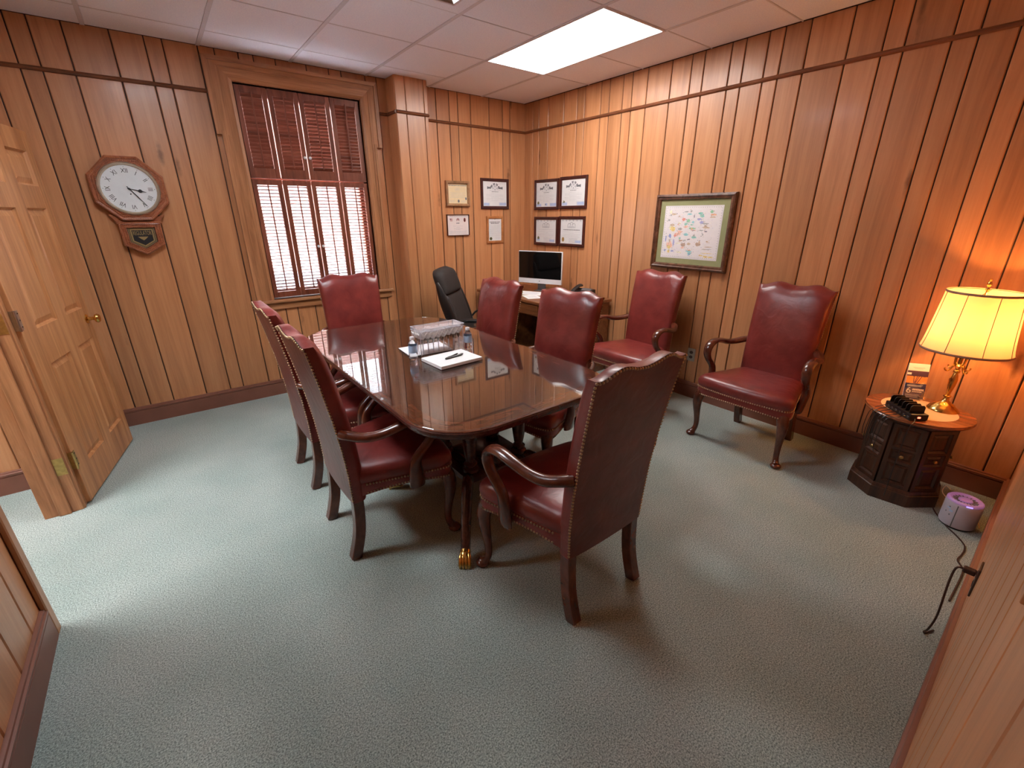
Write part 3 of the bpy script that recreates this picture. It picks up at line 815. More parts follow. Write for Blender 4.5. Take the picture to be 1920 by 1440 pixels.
for py in (-0.51, 0.51):
    MB().loft([ring2 for ring2 in ([(x, y + py, z) for x, y in rounded_rect(h_, h2_, .03, 3)] for h_, h2_, z in ((.20, .17, .255), (.21, .18, .262), (.21, .18, .292), (.195, .165, .300)))]).build('platform', 'mahogany', tb, bevel=0, smooth=True, angle=30)
    MB().box(-.21, .21, py - .19, py + .19, .686, .7185).build('mounting_block', 'mahogany', tb, bevel=0.003)
    for sx in (-1, 1):
        for sy in (-1, 1):
            MB().lathe(COLP, 20, (sx * .16, py + sy * .13, 0)).build('column', 'mahogany', tb, smooth=True, angle=35)
            # sabre leg with reeding, ending in a brass claw
            d = Vector((sx * .38 - sx * .17, sy * .405 - sy * .13, 0)); dn = d.normalized(); sd = (-dn.y, dn.x, 0)
            base_ = Vector((sx * .165, py + sy * .12, 0))
            prof = [(0.0, .270, .030, .034), (.06, .285, .030, .032), (.13, .262, .028, .030), (.20, .195, .026, .026), (.255, .120, .024, .023), (.30, .062, .023, .020), (.315, .048, .023, .019)]
            path = smooth_path(prof, 3)
            lg = MB().tube([base_ + dn * p[0] + Vector((0, 0, p[1])) for p in path], [(p[2], p[3]) for p in path], 12, side=sd)
            for off in (-.014, -.005, .005, .014):
                lg.tube([base_ + dn * p[0] + Vector(sd) * off + Vector((0, 0, p[1] + p[3] * .93)) for p in path[6:]], .0035, 5, side=sd)
            leg = lg.build('leg', 'mahogany', tb, smooth=True, angle=50, merge=False)
            cl = MB()
            f0 = base_ + dn * .318
            cl.tube([f0 + Vector((0, 0, .052)) - dn * .006, f0 + Vector((0, 0, .046)) + dn * .006], (.0265, .0265), 12, side=sd)
            cl.tube([f0 + Vector((0, 0, .046)), f0 + dn * .022 + Vector((0, 0, .036)), f0 + dn * .040 + Vector((0, 0, .022))], [(.024, .022), (.026, .021), (.020, .014)], 12, side=sd)
            for off in (-.021, -.007, .007, .021):
                cl.tube([f0 + Vector(sd) * off * .8 + Vector((0, 0, .058)), f0 + dn * .030 + Vector(sd) * off + Vector((0, 0, .045)), f0 + dn * .056 + Vector(sd) * off * 1.05 + Vector((0, 0, .018)), f0 + dn * .058 + Vector(sd) * off + Vector((0, 0, .002))],
                        [.006, .0085, .0078, .004], 8)
            cl.build('claw_foot', 'brass', leg, smooth=True, angle=60, merge=False)
MB().sphere((-.12, -.80, .695), .012, 10, 6).build('latch_knob', 'steel', tb, smooth=True)

# ------------------------------------------------------------------ leather armchair
def hump(a):      # crest line of the back, a = |x| / half width
    pts = [(0, 1.089), (.2, 1.093), (.36, 1.104), (.50, 1.109), (.62, 1.105), (.74, 1.092), (.85, 1.081), (.93, 1.079), (1.0, 1.083)]
    return lerp_table(pts, a)
def yback(z): return lerp_table([(.30, -.222), (.45, -.226), (.60, -.238), (.75, -.258), (.90, -.284), (1.0, -.304), (1.1, -.326)], z)
def hwid(z): return lerp_table([(.30, .214), (.45, .222), (.66, .226), (.85, .231), (1.0, .236), (1.1, .242)], z)

def chair_proto():
    c = thing('leather_armchair', 'x', 'armchair', group='burgundy leather armchairs')
    # back: padded front, flat outer back
    nu, nv = 26, 22
    us = [math.sin(math.pi / 2 * (2 * i / nu - 1)) for i in range(nu + 1)]
    def vert(i, j, front):
        u, v = us[i], j / nv
        z = .312 + (hump(abs(u)) - .312) * v
        x = u * hwid(z); y = yback(z)
        if front:
            f = max(0.0, 1 - abs(u) ** 7) ** .5
            g = max(0.0, 1 - v ** 14) ** .5
            th = .038 + .040 * f * g + .006 * (1 - u * u) * math.sin(math.pi * min(1, v * 1.05))
            return (x, y + th, z)
        return (x, y - .007 * (1 - u * u), z)
    mb = MB()
    idx = lambda i, j: j * (nu + 1) + i
    mb.add([vert(i, j, True) for j in range(nv + 1) for i in range(nu + 1)], [(idx(i, j), idx(i + 1, j), idx(i + 1, j + 1), idx(i, j + 1)) for j in range(nv) for i in range(nu)])
    bord = [(i, 0) for i in range(nu + 1)] + [(nu, j) for j in range(1, nv + 1)] + [(i, nv) for i in range(nu - 1, -1, -1)] + [(0, j) for j in range(nv - 1, 0, -1)]
    for k in range(len(bord)):
        a, b = bord[k], bord[(k + 1) % len(bord)]
        mb.quad(vert(*a, True), vert(*b, True), vert(*b, False), vert(*a, False))
    mb.build('backrest', 'leather', c, smooth=True, angle=50)
    mb = MB()
    mb.add([vert(i, j, False) for j in range(nv + 1) for i in range(nu + 1)], [(idx(i, j), idx(i, j + 1), idx(i + 1, j + 1), idx(i + 1, j)) for j in range(nv) for i in range(nu)])
    ob = []
    for a in [vert(*b, False) for b in bord]: ob.append(a)
    for k in range(len(ob)):
        a, b = ob[k], ob[(k + 1) % len(ob)]
        mb.quad(a, b, (b[0], b[1] + .004, b[2]), (a[0], a[1] + .004, a[2]))
    mb.build('outer_back', 'leather_back', c, smooth=True, angle=50)
    # seat outline, from rear right round the front to rear left
    half = [(.205, -.205), (.222, -.15), (.252, -.04), (.281, .07), (.304, .155), (.314, .20), (.312, .228), (.300, .248), (.27, .262), (.20, .274), (.10, .283), (0, .286)]
    half = smooth_path(half, 2)
    outl = half + [(-x, y) for x, y in half[-2::-1]]
    def sring(s, z, zf=None): return [(x * s, .03 + (y - .03) * s, (zf(x, y) if zf else z)) for x, y in outl]
    low = lambda x, y: .337 + .018 * max(0.0, 1 - ((y - .02) / .2) ** 2) * (1 if abs(x) > .2 else 0) + .010 * max(0, 1 - (x / .25) ** 2) * (1 if y > .2 else 0)
    mb = MB()
    mb.loft([sring(.97, 0, lambda x, y: low(x, y) + .002), sring(1.0, 0, low), sring(1.004, .370), sring(1.004, .398), sring(.995, .404)])
    mb.build('seat_rail', 'leather', c, smooth=True, angle=50)
    mb = MB()
    mb.loft([sring(.98, .400), sring(1.008, .408), sring(1.018, .425), sring(1.014, .445), sring(.990, .462), sring(.94, .475), sring(.86, .484), sring(.7, .491), sring(.45, .496), sring(.2, .498)])
    mb.build('seat', 'leather', c, smooth=True, angle=60)
    # arms: gooseneck, from the back down to the seat rail
    for s in (-1, 1):
        P_ = [(.222, -.235, .682, .016, .020), (.250, -.205, .676, .024, .019), (.285, -.150, .664, .022, .019), (.306, -.080, .668, .020, .018), (.320, -.010, .686, .022, .017), (.322, .060, .696, .025, .016),
              (.322, .118, .687, .026, .017), (.322, .152, .655, .024, .018), (.323, .153, .612, .022, .018), (.322, .128, .570, .020, .018), (.320, .092, .535, .019, .018),
              (.317, .064, .500, .019, .022), (.315, .056, .455, .019, .028), (.309, .060, .405, .018, .034), (.305, .062, .362, .016, .036), (.303, .062, .345, .014, .034)]
        P_ = smooth_path(P_, 3)
        mb = MB().tube([(s * p[0], p[1], p[2]) for p in P_], [(p[3] * 1.22, p[4] * 1.12) for p in P_], 14, side=(1, 0, 0))
        mb.build('arm', 'darkwood', c, smooth=True, angle=60)
    for s in (-1, 1):
        L_ = [(.268, .215, .372, .036), (.284, .236, .330, .037), (.292, .243, .285, .033), (.292, .240, .230, .027), (.289, .230, .165, .0215), (.287, .222, .105, .0185), (.289, .223, .062, .0175), (.296, .234, .034, .020), (.302, .243, .020, .026)]
        L_ = smooth_path(L_, 3)
        mb = MB().tube([(s * p[0], p[1], p[2]) for p in L_], [p[3] for p in L_], 12, side=(1, 0, 0))
        mb.lathe([(.020, 0), (.029, .004), (.033, .012), (.031, .020), (.022, .028), (.002, .032)], 14, (s * .306, .248, 0))
        mb.build('leg', 'darkwood', c, smooth=True, angle=60, merge=False)
    for s in (-1, 1):
        L_ = smooth_path([(s * .190, -.196, .352), (s * .190, -.198, .25), (s * .190, -.206, .15), (s * .190, -.224, .07), (s * .190, -.245, 0)], 3)
        mb = MB().tube(L_, [(.0225, .0245)] * len(L_), 4, side=(1, 0, 0), square=True)
        mb.build('leg', 'darkwood', c, bevel=0.003)
    # brass nail heads
    mb = MB()
    def nail(p, r=.0054):
        mb.sphere(p, r, 6, 4)
    def along(pts, step=.0145):
        acc = 0.0
        nail(pts[0])
        for a, b in zip(pts, pts[1:]):
            a, b = Vector(a), Vector(b); L_ = (b - a).length; t_ = step - acc
            while t_ < L_:
                nail(a + (b - a) * (t_ / L_)); t_ += step
            acc = (acc + L_) % step
    for s in (-1, 1):
        along([(s * (hwid(z) - .001), yback(z) + .001, z) for z in [.33 + i * .0185 for i in range(41)]])
    top = [vert(i, nv, False) for i in range(1, nu)]
    along([(p[0], p[1] - .0005, p[2] - .006) for p in top])
    vis = [k for k in range(len(outl)) if outl[k][1] > -.17]
    along([(outl[k][0] * 1.004, .03 + (outl[k][1] - .03) * 1.004, low(*outl[k]) + .007) for k in vis])
    along([(outl[k][0] * 1.006, .03 + (outl[k][1] - .03) * 1.006, .396) for k in vis])
    o = mb.build('nail_heads', 'nail', c, smooth=True, angle=80, merge=False); o['kind'] = 'stuff'
    return c

spots = [
    (-2.352, -3.212, 0.0, 'burgundy leather armchair at the near end of the table, its back to the camera'),
    (-2.878, -2.356, -90, 'burgundy leather armchair on the left side of the table, the nearer of two'),
    (-2.866, -1.622, -90, 'burgundy leather armchair on the left side of the table, the farther of two'),
    (-2.390, -0.870, 173, 'burgundy leather armchair at the far table end, in front of the window'),
    (-1.842, -1.625, 89, 'burgundy leather armchair on the right side of the table, in front of the computer screen'),
    (-1.797, -2.362, 97, 'burgundy leather armchair on the right side of the table, in front of the desk phone'),
    (-0.455, -2.066, 90, 'burgundy leather armchair against the right wall below the framed map'),
    (-0.412, -3.128, 90, 'burgundy leather armchair against the right wall beside the lamp table'),
]
proto = chair_proto()
for i, (x, y, a, lab) in enumerate(spots):
    o = proto if i == 0 else copy_tree(proto)
    o.location = (x, y, 0); o.rotation_euler = (0, 0, math.radians(a)); o['label'] = lab

# ------------------------------------------------------------------ black office chair
oc = thing('office_chair', 'black high backed swivel office chair in the corner', 'office chair', (-1.205, -0.875, 0), math.radians(-140))
# local front is +y ; facing (+x,-y)
def pad(name, prof_fn, nu, nv, mat, parent):
    mb = MB(); idx = lambda i, j, k: (k * (nv + 1) + j) * (nu + 1) + i
    vs_ = [prof_fn(2 * i / nu - 1, j / nv, k) for k in (0, 1) for j in range(nv + 1) for i in range(nu + 1)]
    fs = []
    for j in range(nv):
        for i in range(nu):
            fs.append((idx(i, j, 0), idx(i + 1, j, 0), idx(i + 1, j + 1, 0), idx(i, j + 1, 0)))
            fs.append((idx(i, j, 1), idx(i, j + 1, 1), idx(i + 1, j + 1, 1), idx(i + 1, j, 1)))
    mb.add(vs_, fs)
    return mb.build(name, mat, parent, smooth=True, angle=70)
def oback(z): return lerp_table([(.46, -.185), (.70, -.262), (.90, -.335), (1.14, -.415)], z)
def head(u, v, k):
    # thick pillow: rounded block, both faces closed onto one rim
    z = .862 + .240 * v
    w = .232 * (1 - .06 * v)
    e = max(0, 1 - abs(u) ** 5) ** .45 * max(0, 1 - abs(2 * v - 1) ** 5) ** .45
    z -= .060 * abs(u) ** 4 * max(0, v - .35) / .65
    return (u * w, oback(z) + ((.066 if k == 0 else -.058) * e), z)
def lower(u, v, k):
    z = .46 + .425 * v
    w = .235 - .010 * v
    e = max(0, 1 - abs(u) ** 8) ** .5 * max(0, 1 - abs(2 * v - 1) ** 12) ** .5
    return (u * w, oback(z) + ((.040 if k == 0 else -.030) * e), z)
def seatp(u, v, k):
    w = .25 * (1 - .1 * (1 - v)); y = -.19 + .46 * v
    e = max(0, 1 - abs(u) ** 8) ** .5 * max(0, 1 - abs(2 * v - 1) ** 10) ** .5
    return (u * w, y, .47 + ((.035 if k == 0 else -.04) * e) - .02 * max(0, v - .8) * 5)
pad('headrest', head, 16, 14, 'blackmesh', oc); pad('backrest', lower, 16, 16, 'blackmesh', oc); pad('seat', seatp, 16, 14, 'blackleather', oc)
# leather side bolsters with piping
for s in (-1, 1):
    zs = [.46, .50, .58, .68, .78, .86, .93, .985]
    pts = smooth_path([(s * .222, oback(z) - .008, z) for z in zs], 3)
    rr_ = [(.034 * max(.25, math.sin(math.pi * (.12 + .80 * k / (len(pts) - 1)))), .050 * max(.25, math.sin(math.pi * (.12 + .80 * k / (len(pts) - 1))))) for k in range(len(pts))]
    MB().tube(pts, rr_, 12, side=(1, 0, 0)).build('side_bolster', 'blackleather', oc, smooth=True, angle=70)
    MB().tube([(s * .222, oback(z) + .036, z) for z in (.48, .58, .68, .78, .87)], .004, 6).build('piping', 'greyplastic', oc, smooth=True)
    A_ = smooth_path([(s * .255, -.215, .575), (s * .285, -.16, .635), (s * .292, -.06, .655), (s * .292, .08, .652), (s * .288, .17, .630), (s * .280, .19, .57), (s * .262, .13, .47), (s * .20, .10, .435)], 4)
    MB().tube(A_, [(.022, .011)] * len(A_), 8, side=(1, 0, 0)).build('armrest', 'blackplastic', oc, smooth=True)
    P2 = smooth_path([(s * .290, -.14, .655), (s * .294, -.05, .672), (s * .294, .08, .668), (s * .288, .16, .648)], 4)
    MB().tube(P2, [(.028, .012)] * len(P2), 10, side=(1, 0, 0)).build('arm_pad', 'blackleather', oc, smooth=True)
MB().lathe([(.035, .10), (.035, .25), (.022, .26), (.022, .40), (.09, .42), (.09, .435)], 16).build('gas_column', 'blackplastic', oc, smooth=True)
for k in range(5):
    a = 2 * math.pi * k / 5; d = Vector((math.cos(a), math.sin(a), 0))
    lg = MB().tube([d * .02 + Vector((0, 0, .12)), d * .15 + Vector((0, 0, .105)), d * .29 + Vector((0, 0, .075))], [(.028, .020), (.024, .016), (.018, .012)], 8, side=(-d.y, d.x, 0)).build('base_leg', 'blackplastic', oc, smooth=True)
    cs = MB(); n2 = Vector((-d.y, d.x, 0))
    for q in (-.014, .014):
        c0 = d * .29 + Vector((0, 0, .028)) + n2 * q
        cs.tube([c0 - n2 * .009, c0 + n2 * .009], .028, 14)
    cs.build('caster', 'blackplastic', lg, smooth=True, merge=False)

# ------------------------------------------------------------------ corner desk and what stands on it
DK = 0.760
dk = thing('desk', 'brown wooden kneehole desk in the corner behind the chairs', 'desk', (-0.385, -0.745, 0))
x0, x1, y0, y1 = -.355, .360, -.70, .70
bx(x0, x1, y0, y1, DK - .030, DK).build('desktop', 'deskwood', dk, bevel=0.006, seg=2)
bx(x0 + .02, x1 - .01, -.37, .25, DK - .150, DK - .030).build('center_drawer_box', 'deskwood', dk)
for ya, yb in ((-.68, -.38), (.26, .68)):
    b_ = bx(x0 + .035, x1 - .01, ya, yb, .06, DK - .030).build('pedestal', 'deskwood', dk, bevel=0.002)
    bx(x0 + .045, x1 - .02, ya + .01, yb - .01, 0, .06).build('plinth', 'deskwood', dk)
    for za, zb in ((.09, .38), (.395, .545), (.56, .715)):
        d_ = bx(x0 + .018, x0 + .035, ya + .015, yb - .015, za, zb).build('drawer_front', 'deskwood', dk, bevel=0.004)
        MB().tube(smooth_path([(x0 + .018, (ya + yb) / 2 - .04, (za + zb) / 2), (x0, (ya + yb) / 2 - .035, (za + zb) / 2 - .004), (x0, (ya + yb) / 2 + .035, (za + zb) / 2 - .004), (x0 + .018, (ya + yb) / 2 + .04, (za + zb) / 2)], 3), .004, 6).build('pull', 'oldbrass', d_, smooth=True)
d_ = bx(x0 + .006, x0 + .020, -.365, .245, DK - .140, DK - .042).build('drawer_front', 'deskwood', dk, bevel=0.004)
MB().tube(smooth_path([(x0 + .006, -.04, DK - .09), (x0 - .012, -.035, DK - .094), (x0 - .012, .035, DK - .094), (x0 + .006, .04, DK - .09)], 3), .004, 6).build('pull', 'oldbrass', d_, smooth=True)
bx(x1 - .03, x1 - .012, -.38, .26, .08, DK - .03).build('modesty_panel', 'blackplastic', dk)

# all-in-one computer
mA, mB_ = Vector((-.384, -.378, 0)), Vector((-.189, -.874, 0))
mc = (mA + mB_) / 2; md = (mB_ - mA).normalized(); mrot = math.atan2(md.y, md.x)
cp = thing('computer', 'white all in one computer with a dark screen on the corner desk', 'computer', (mc.x, mc.y, DK), mrot)
# local x along the screen, front is local -y
W2, zb, zt = .266, .085, .430
bx(-W2, W2, -.004, .022, zb, zt).build('housing', 'whiteplastic', cp, bevel=0.006, seg=2, smooth=True)
bx(-W2 + .007, W2 - .007, -.006, -.003, zb + .055, zt - .007).build('screen', 'screen', cp)
bx(-W2 + .002, W2 - .002, -.0055, -.003, zb + .003, zb + .053).build('chin', 'whiteplastic', cp, bevel=0.001)
MB().lathe([(.006, 0), (.006, .0006)], 12, (0, -.0055, zb + .028), 'Y').build('round_mark', 'greyplastic', cp)
st = MB(); st.box(-.05, .05, .050, .058, .006, .25); st.box(-.075, .075, .0, .10, 0, .008); st.build('stand', 'greyplastic', cp, bevel=0.003, merge=False)
mb = MB()
mb.box(-.05, .05, .022, .058, .2, .3); mb.build('stand_mount', 'whiteplastic', cp)

# papers on the desk
def sheet(name, label, cat, loc, rz, w, h, mats, t=.001, lines=()):
    o = thing(name, label, cat, loc, rz)
    bx(-w / 2, w / 2, -h / 2, h / 2, 0, t).build('sheet', mats[0], o)
    if lines:
        mb = MB()
        for (a, b, c_, d_) in lines: mb.box(a, b, c_, d_, t, t + .0004)
        mb.build('print', mats[1], o, merge=False)
    return o
sheet('paper_sheet', 'white paper sheet lying on the desk below the screen', 'paper', (-.44, -.66, DK), math.radians(-66), .30, .215, ('paper', 'inkfaint'), lines=[(-.11, .09, -.08 + i * .022, -.076 + i * .022) for i in range(7)])
sheet('folded_leaflet', 'folded white leaflet on the desk beside the paper sheet', 'leaflet', (-.585, -.845, DK), math.radians(-20), .15, .21, ('paper', 'inkfaint'), t=.004, lines=[(-.05, .05, -.07 + i * .02, -.066 + i * .02) for i in range(6)])

# desk phone
ph = thing('desk_phone', 'black desk telephone with handset by the right wall', 'telephone', (-.165, -1.155, DK), math.radians(-78))
mb = MB(); mb.prism([(-.10, 0), (.10, 0), (.10, .070), (.06, .078), (-.10, .022)], lambda a, b: (-.105, a, b), lambda a, b: (.105, a, b)); mb.build('base', 'blackplastic', ph, bevel=0.004, seg=2)
tilt = math.atan2(.056, .16)
Mt = Matrix.Translation((0, -.02, .050)) @ Matrix.Rotation(tilt, 4, 'X')
mb = MB(); mb.M = Mt; mb.box(-.02, .09, .035, .085, .0, .004); mb.build('display', 'greyplastic', ph)
for r_ in range(4):
    for q in range(3):
        mb = MB(); mb.M = Mt; mb.box(.0 + q * .026, .018 + q * .026, -.075 + r_ * .022, -.061 + r_ * .022, 0, .006); mb.build('key', 'greyplastic', ph)
hs = MB(); hs.M = Matrix.Translation((-.07, 0, .072)) @ Matrix.Rotation(tilt, 4, 'X')
hs.tube(smooth_path([(0, -.10, -.008), (0, -.085, .004), (0, -.04, .012), (0, .04, .012), (0, .085, .004), (0, .10, -.008)], 3), [(.024, .014)] * 16, 10, side=(1, 0, 0))
hs.build('handset', 'blackplastic', ph, smooth=True)
# ------------------------------------------------------------------ things on the conference table
TZ = .7652
# flower box
fb = thing('flower_box', 'clear acrylic box holding a row of white roses in tubes', 'flower box', (-2.302, -1.990, TZ + .0064))
w, d, h = .146, .056, .160
mb = MB()
for q in ((-w, w, -d, -d + .003, 0, h - .003), (-w, w, d - .003, d, 0, h - .003), (-w, -w + .003, -d + .003, d - .003, 0, h - .003), (w - .003, w, -d + .003, d - .003, 0, h - .003)):
    mb.box(*q)
mb.build('walls', 'acrylic', fb, merge=False)
bx(-w - .006, w + .006, -d - .006, d + .006, h - .003, h).build('lid', 'acrylic_haze', fb)
mb = MB()
for q in ((-w - .006, w + .006, -d - .006, -d - .003), (-w - .006, w + .006, d + .003, d + .006), (-w - .006, -w - .003, -d - .003, d + .003), (w + .003, w + .006, -d - .003, d + .003)):
    mb.box(q[0], q[1], q[2], q[3], h - .016, h - .003)
mb.build('lid_skirt', 'acrylic_haze', fb, merge=False)
bx(-w + .003, w - .003, -d + .003, d - .003, .070, .073).build('tray', 'acrylic', fb)
for q in [(sx * w, sy * d, 0) for sx in (-1, 1) for sy in (-1, 1)]:
    bx(q[0] - .0016, q[0] + .0016, q[1] - .0016, q[1] + .0016, 0, h - .016).build('edge', 'acrylic_edge', fb)
for zz in (h - .0165, h + .0002):
    for sy in (-1, 1): bx(-w - .006, w + .006, sy * (d + .006) - .001, sy * (d + .006) + .001, zz - .001, zz + .001).build('edge', 'acrylic_edge', fb)
    for sx in (-1, 1): bx(sx * (w + .006) - .001, sx * (w + .006) + .001, -d - .006, d + .006, zz - .001, zz + .001).build('edge', 'acrylic_edge', fb)
random.seed(11)
for i in range(8):
    for j in range(3):
        px, py = -w + .022 + i * .0355, -.034 + j * .034
        fl = MB()
        pz = .120 + random.uniform(-.004, .004)
        fl.sphere((px, py, pz), .018, 8, 6, 1.6)
        for rr_, nn, zz, ti in ((.013, 4, -.001, .3), (.019, 5, -.006, .7)):
            for k in range(nn):
                a = 2 * math.pi * (k + random.random() * .5) / nn
                c_ = Vector((px + math.cos(a) * rr_ * .7, py + math.sin(a) * rr_ * .7, pz + zz))
                fl.M = Matrix.Translation(c_) @ Matrix.Rotation(a, 4, 'Z') @ Matrix.Rotation(ti, 4, 'Y') @ Matrix.Diagonal((.35, 1, 1, 1))
                fl.sphere((0, 0, 0), .0185, 8, 5, 1.6)
                fl.M = Matrix.Identity(4)
        f_ = fl.build('rose', 'rose', fb, smooth=True, angle=80, merge=False)
        MB().lathe([(.005, .073), (.010, .090), (.008, .098)], 7, (px, py, 0)).build('calyx', 'stem', f_)
        if j != 1: MB().tube([(px, py, .004), (px, py, .073)], .0030, 6).build('tube', 'acrylic_edge', f_, smooth=True)

def bottle(label, loc):
    b_ = thing('water_bottle', label, 'bottle', loc, group='small water bottles')
    prof = [(.004, .002), (.022, 0), (.0255, .006), (.0255, .030), (.0235, .034), (.0255, .038), (.0255, .042)]
    prof += [(.0250, .085), (.0255, .088), (.0235, .098), (.0165, .110), (.0125, .117), (.0118, .123)]
    MB().lathe(prof, 20).build('body', 'water', b_, smooth=True, angle=70)
    MB().lathe([(.0260, .043), (.0262, .044), (.0257, .084), (.0255, .085)], 20, cap=False).build('label', 'label_blue', b_, smooth=True)
    MB().lathe([(.0142, .120), (.0142, .134), (.0125, .136), (.0005, .1362)], 18).build('cap', 'whiteplastic', b_, smooth=True)
    return b_
bottle('small water bottle standing left of the flower box', (-2.502, -2.048, TZ))
bottle('small water bottle standing right of the flower box', (-2.128, -2.055, TZ))
def pad_(label, loc, rz, n):
    p_ = thing('notepad', label, 'notepad', loc, rz, 'white writing pads on the table')
    bx(-.142, .142, -.110, .110, 0, .003).build('backing_board', 'browncord', p_)
    t_ = .0055 if n > 1 else .0030
    for i in range(n):
        bx(-.140, .140, -.108, .108, .003 + i * t_, .003 + (i + .94) * t_).build('paper_stack', 'paper', p_)
    bx(-.140, .140, .100, .109, .003, .003 + n * t_).build('binding', 'paper', p_)
pad_('white writing pad with pens on it, in front of the flower box', (-2.338, -2.212, TZ), math.radians(3), 3)
pad_('thin white writing pad under and behind the flower box', (-2.352, -1.912, TZ), math.radians(-5), 1)
for k, (x, y, a) in enumerate(((-2.338, -2.205, 24), (-2.332, -2.222, 8), (-2.318, -2.215, 15))):
    p_ = thing('ballpoint_pen', ['black pen lying rearmost on the writing pad', 'black pen lying foremost on the writing pad', 'black pen lying between two others on the writing pad'][k], 'pen', (x, y, TZ + .0245), math.radians(a), 'black pens on the pad')
    mb = MB().lathe([(.0045, -.055), (.0048, -.05), (.0048, .055), (.003, .062), (.0005, .070)], 8, axis='X'); mb.build('barrel', 'blackplastic', p_, smooth=True)
    bx(-.052, -.012, -.0012, .0012, .0046, .0062).build('clip', 'greyplastic', p_)

# ------------------------------------------------------------------ pictures on the walls
def frame_bars(w, h, fw_, prof, mat, parent):
    """mitred frame in the local xz plane, front to -y; w,h outer size"""
    for k in range(4):
        horiz = k % 2 == 0
        a, b = (w, h) if horiz else (h, w)
        mb = MB(); mb.M = Matrix.Rotation(k * math.pi / 2, 4, 'Y')
        # bar along local x at the bottom: inner edge up
        P2 = [(0, 0)] + [(q * fw_, -dd) for q, dd in prof] + [(fw_, 0)]
        mb.prism(P2, lambda q, y: (-a / 2 + q, y, -b / 2 + q), lambda q, y: (a / 2 - q, y, -b / 2 + q))
        mb.build('frame_bar', mat, parent)

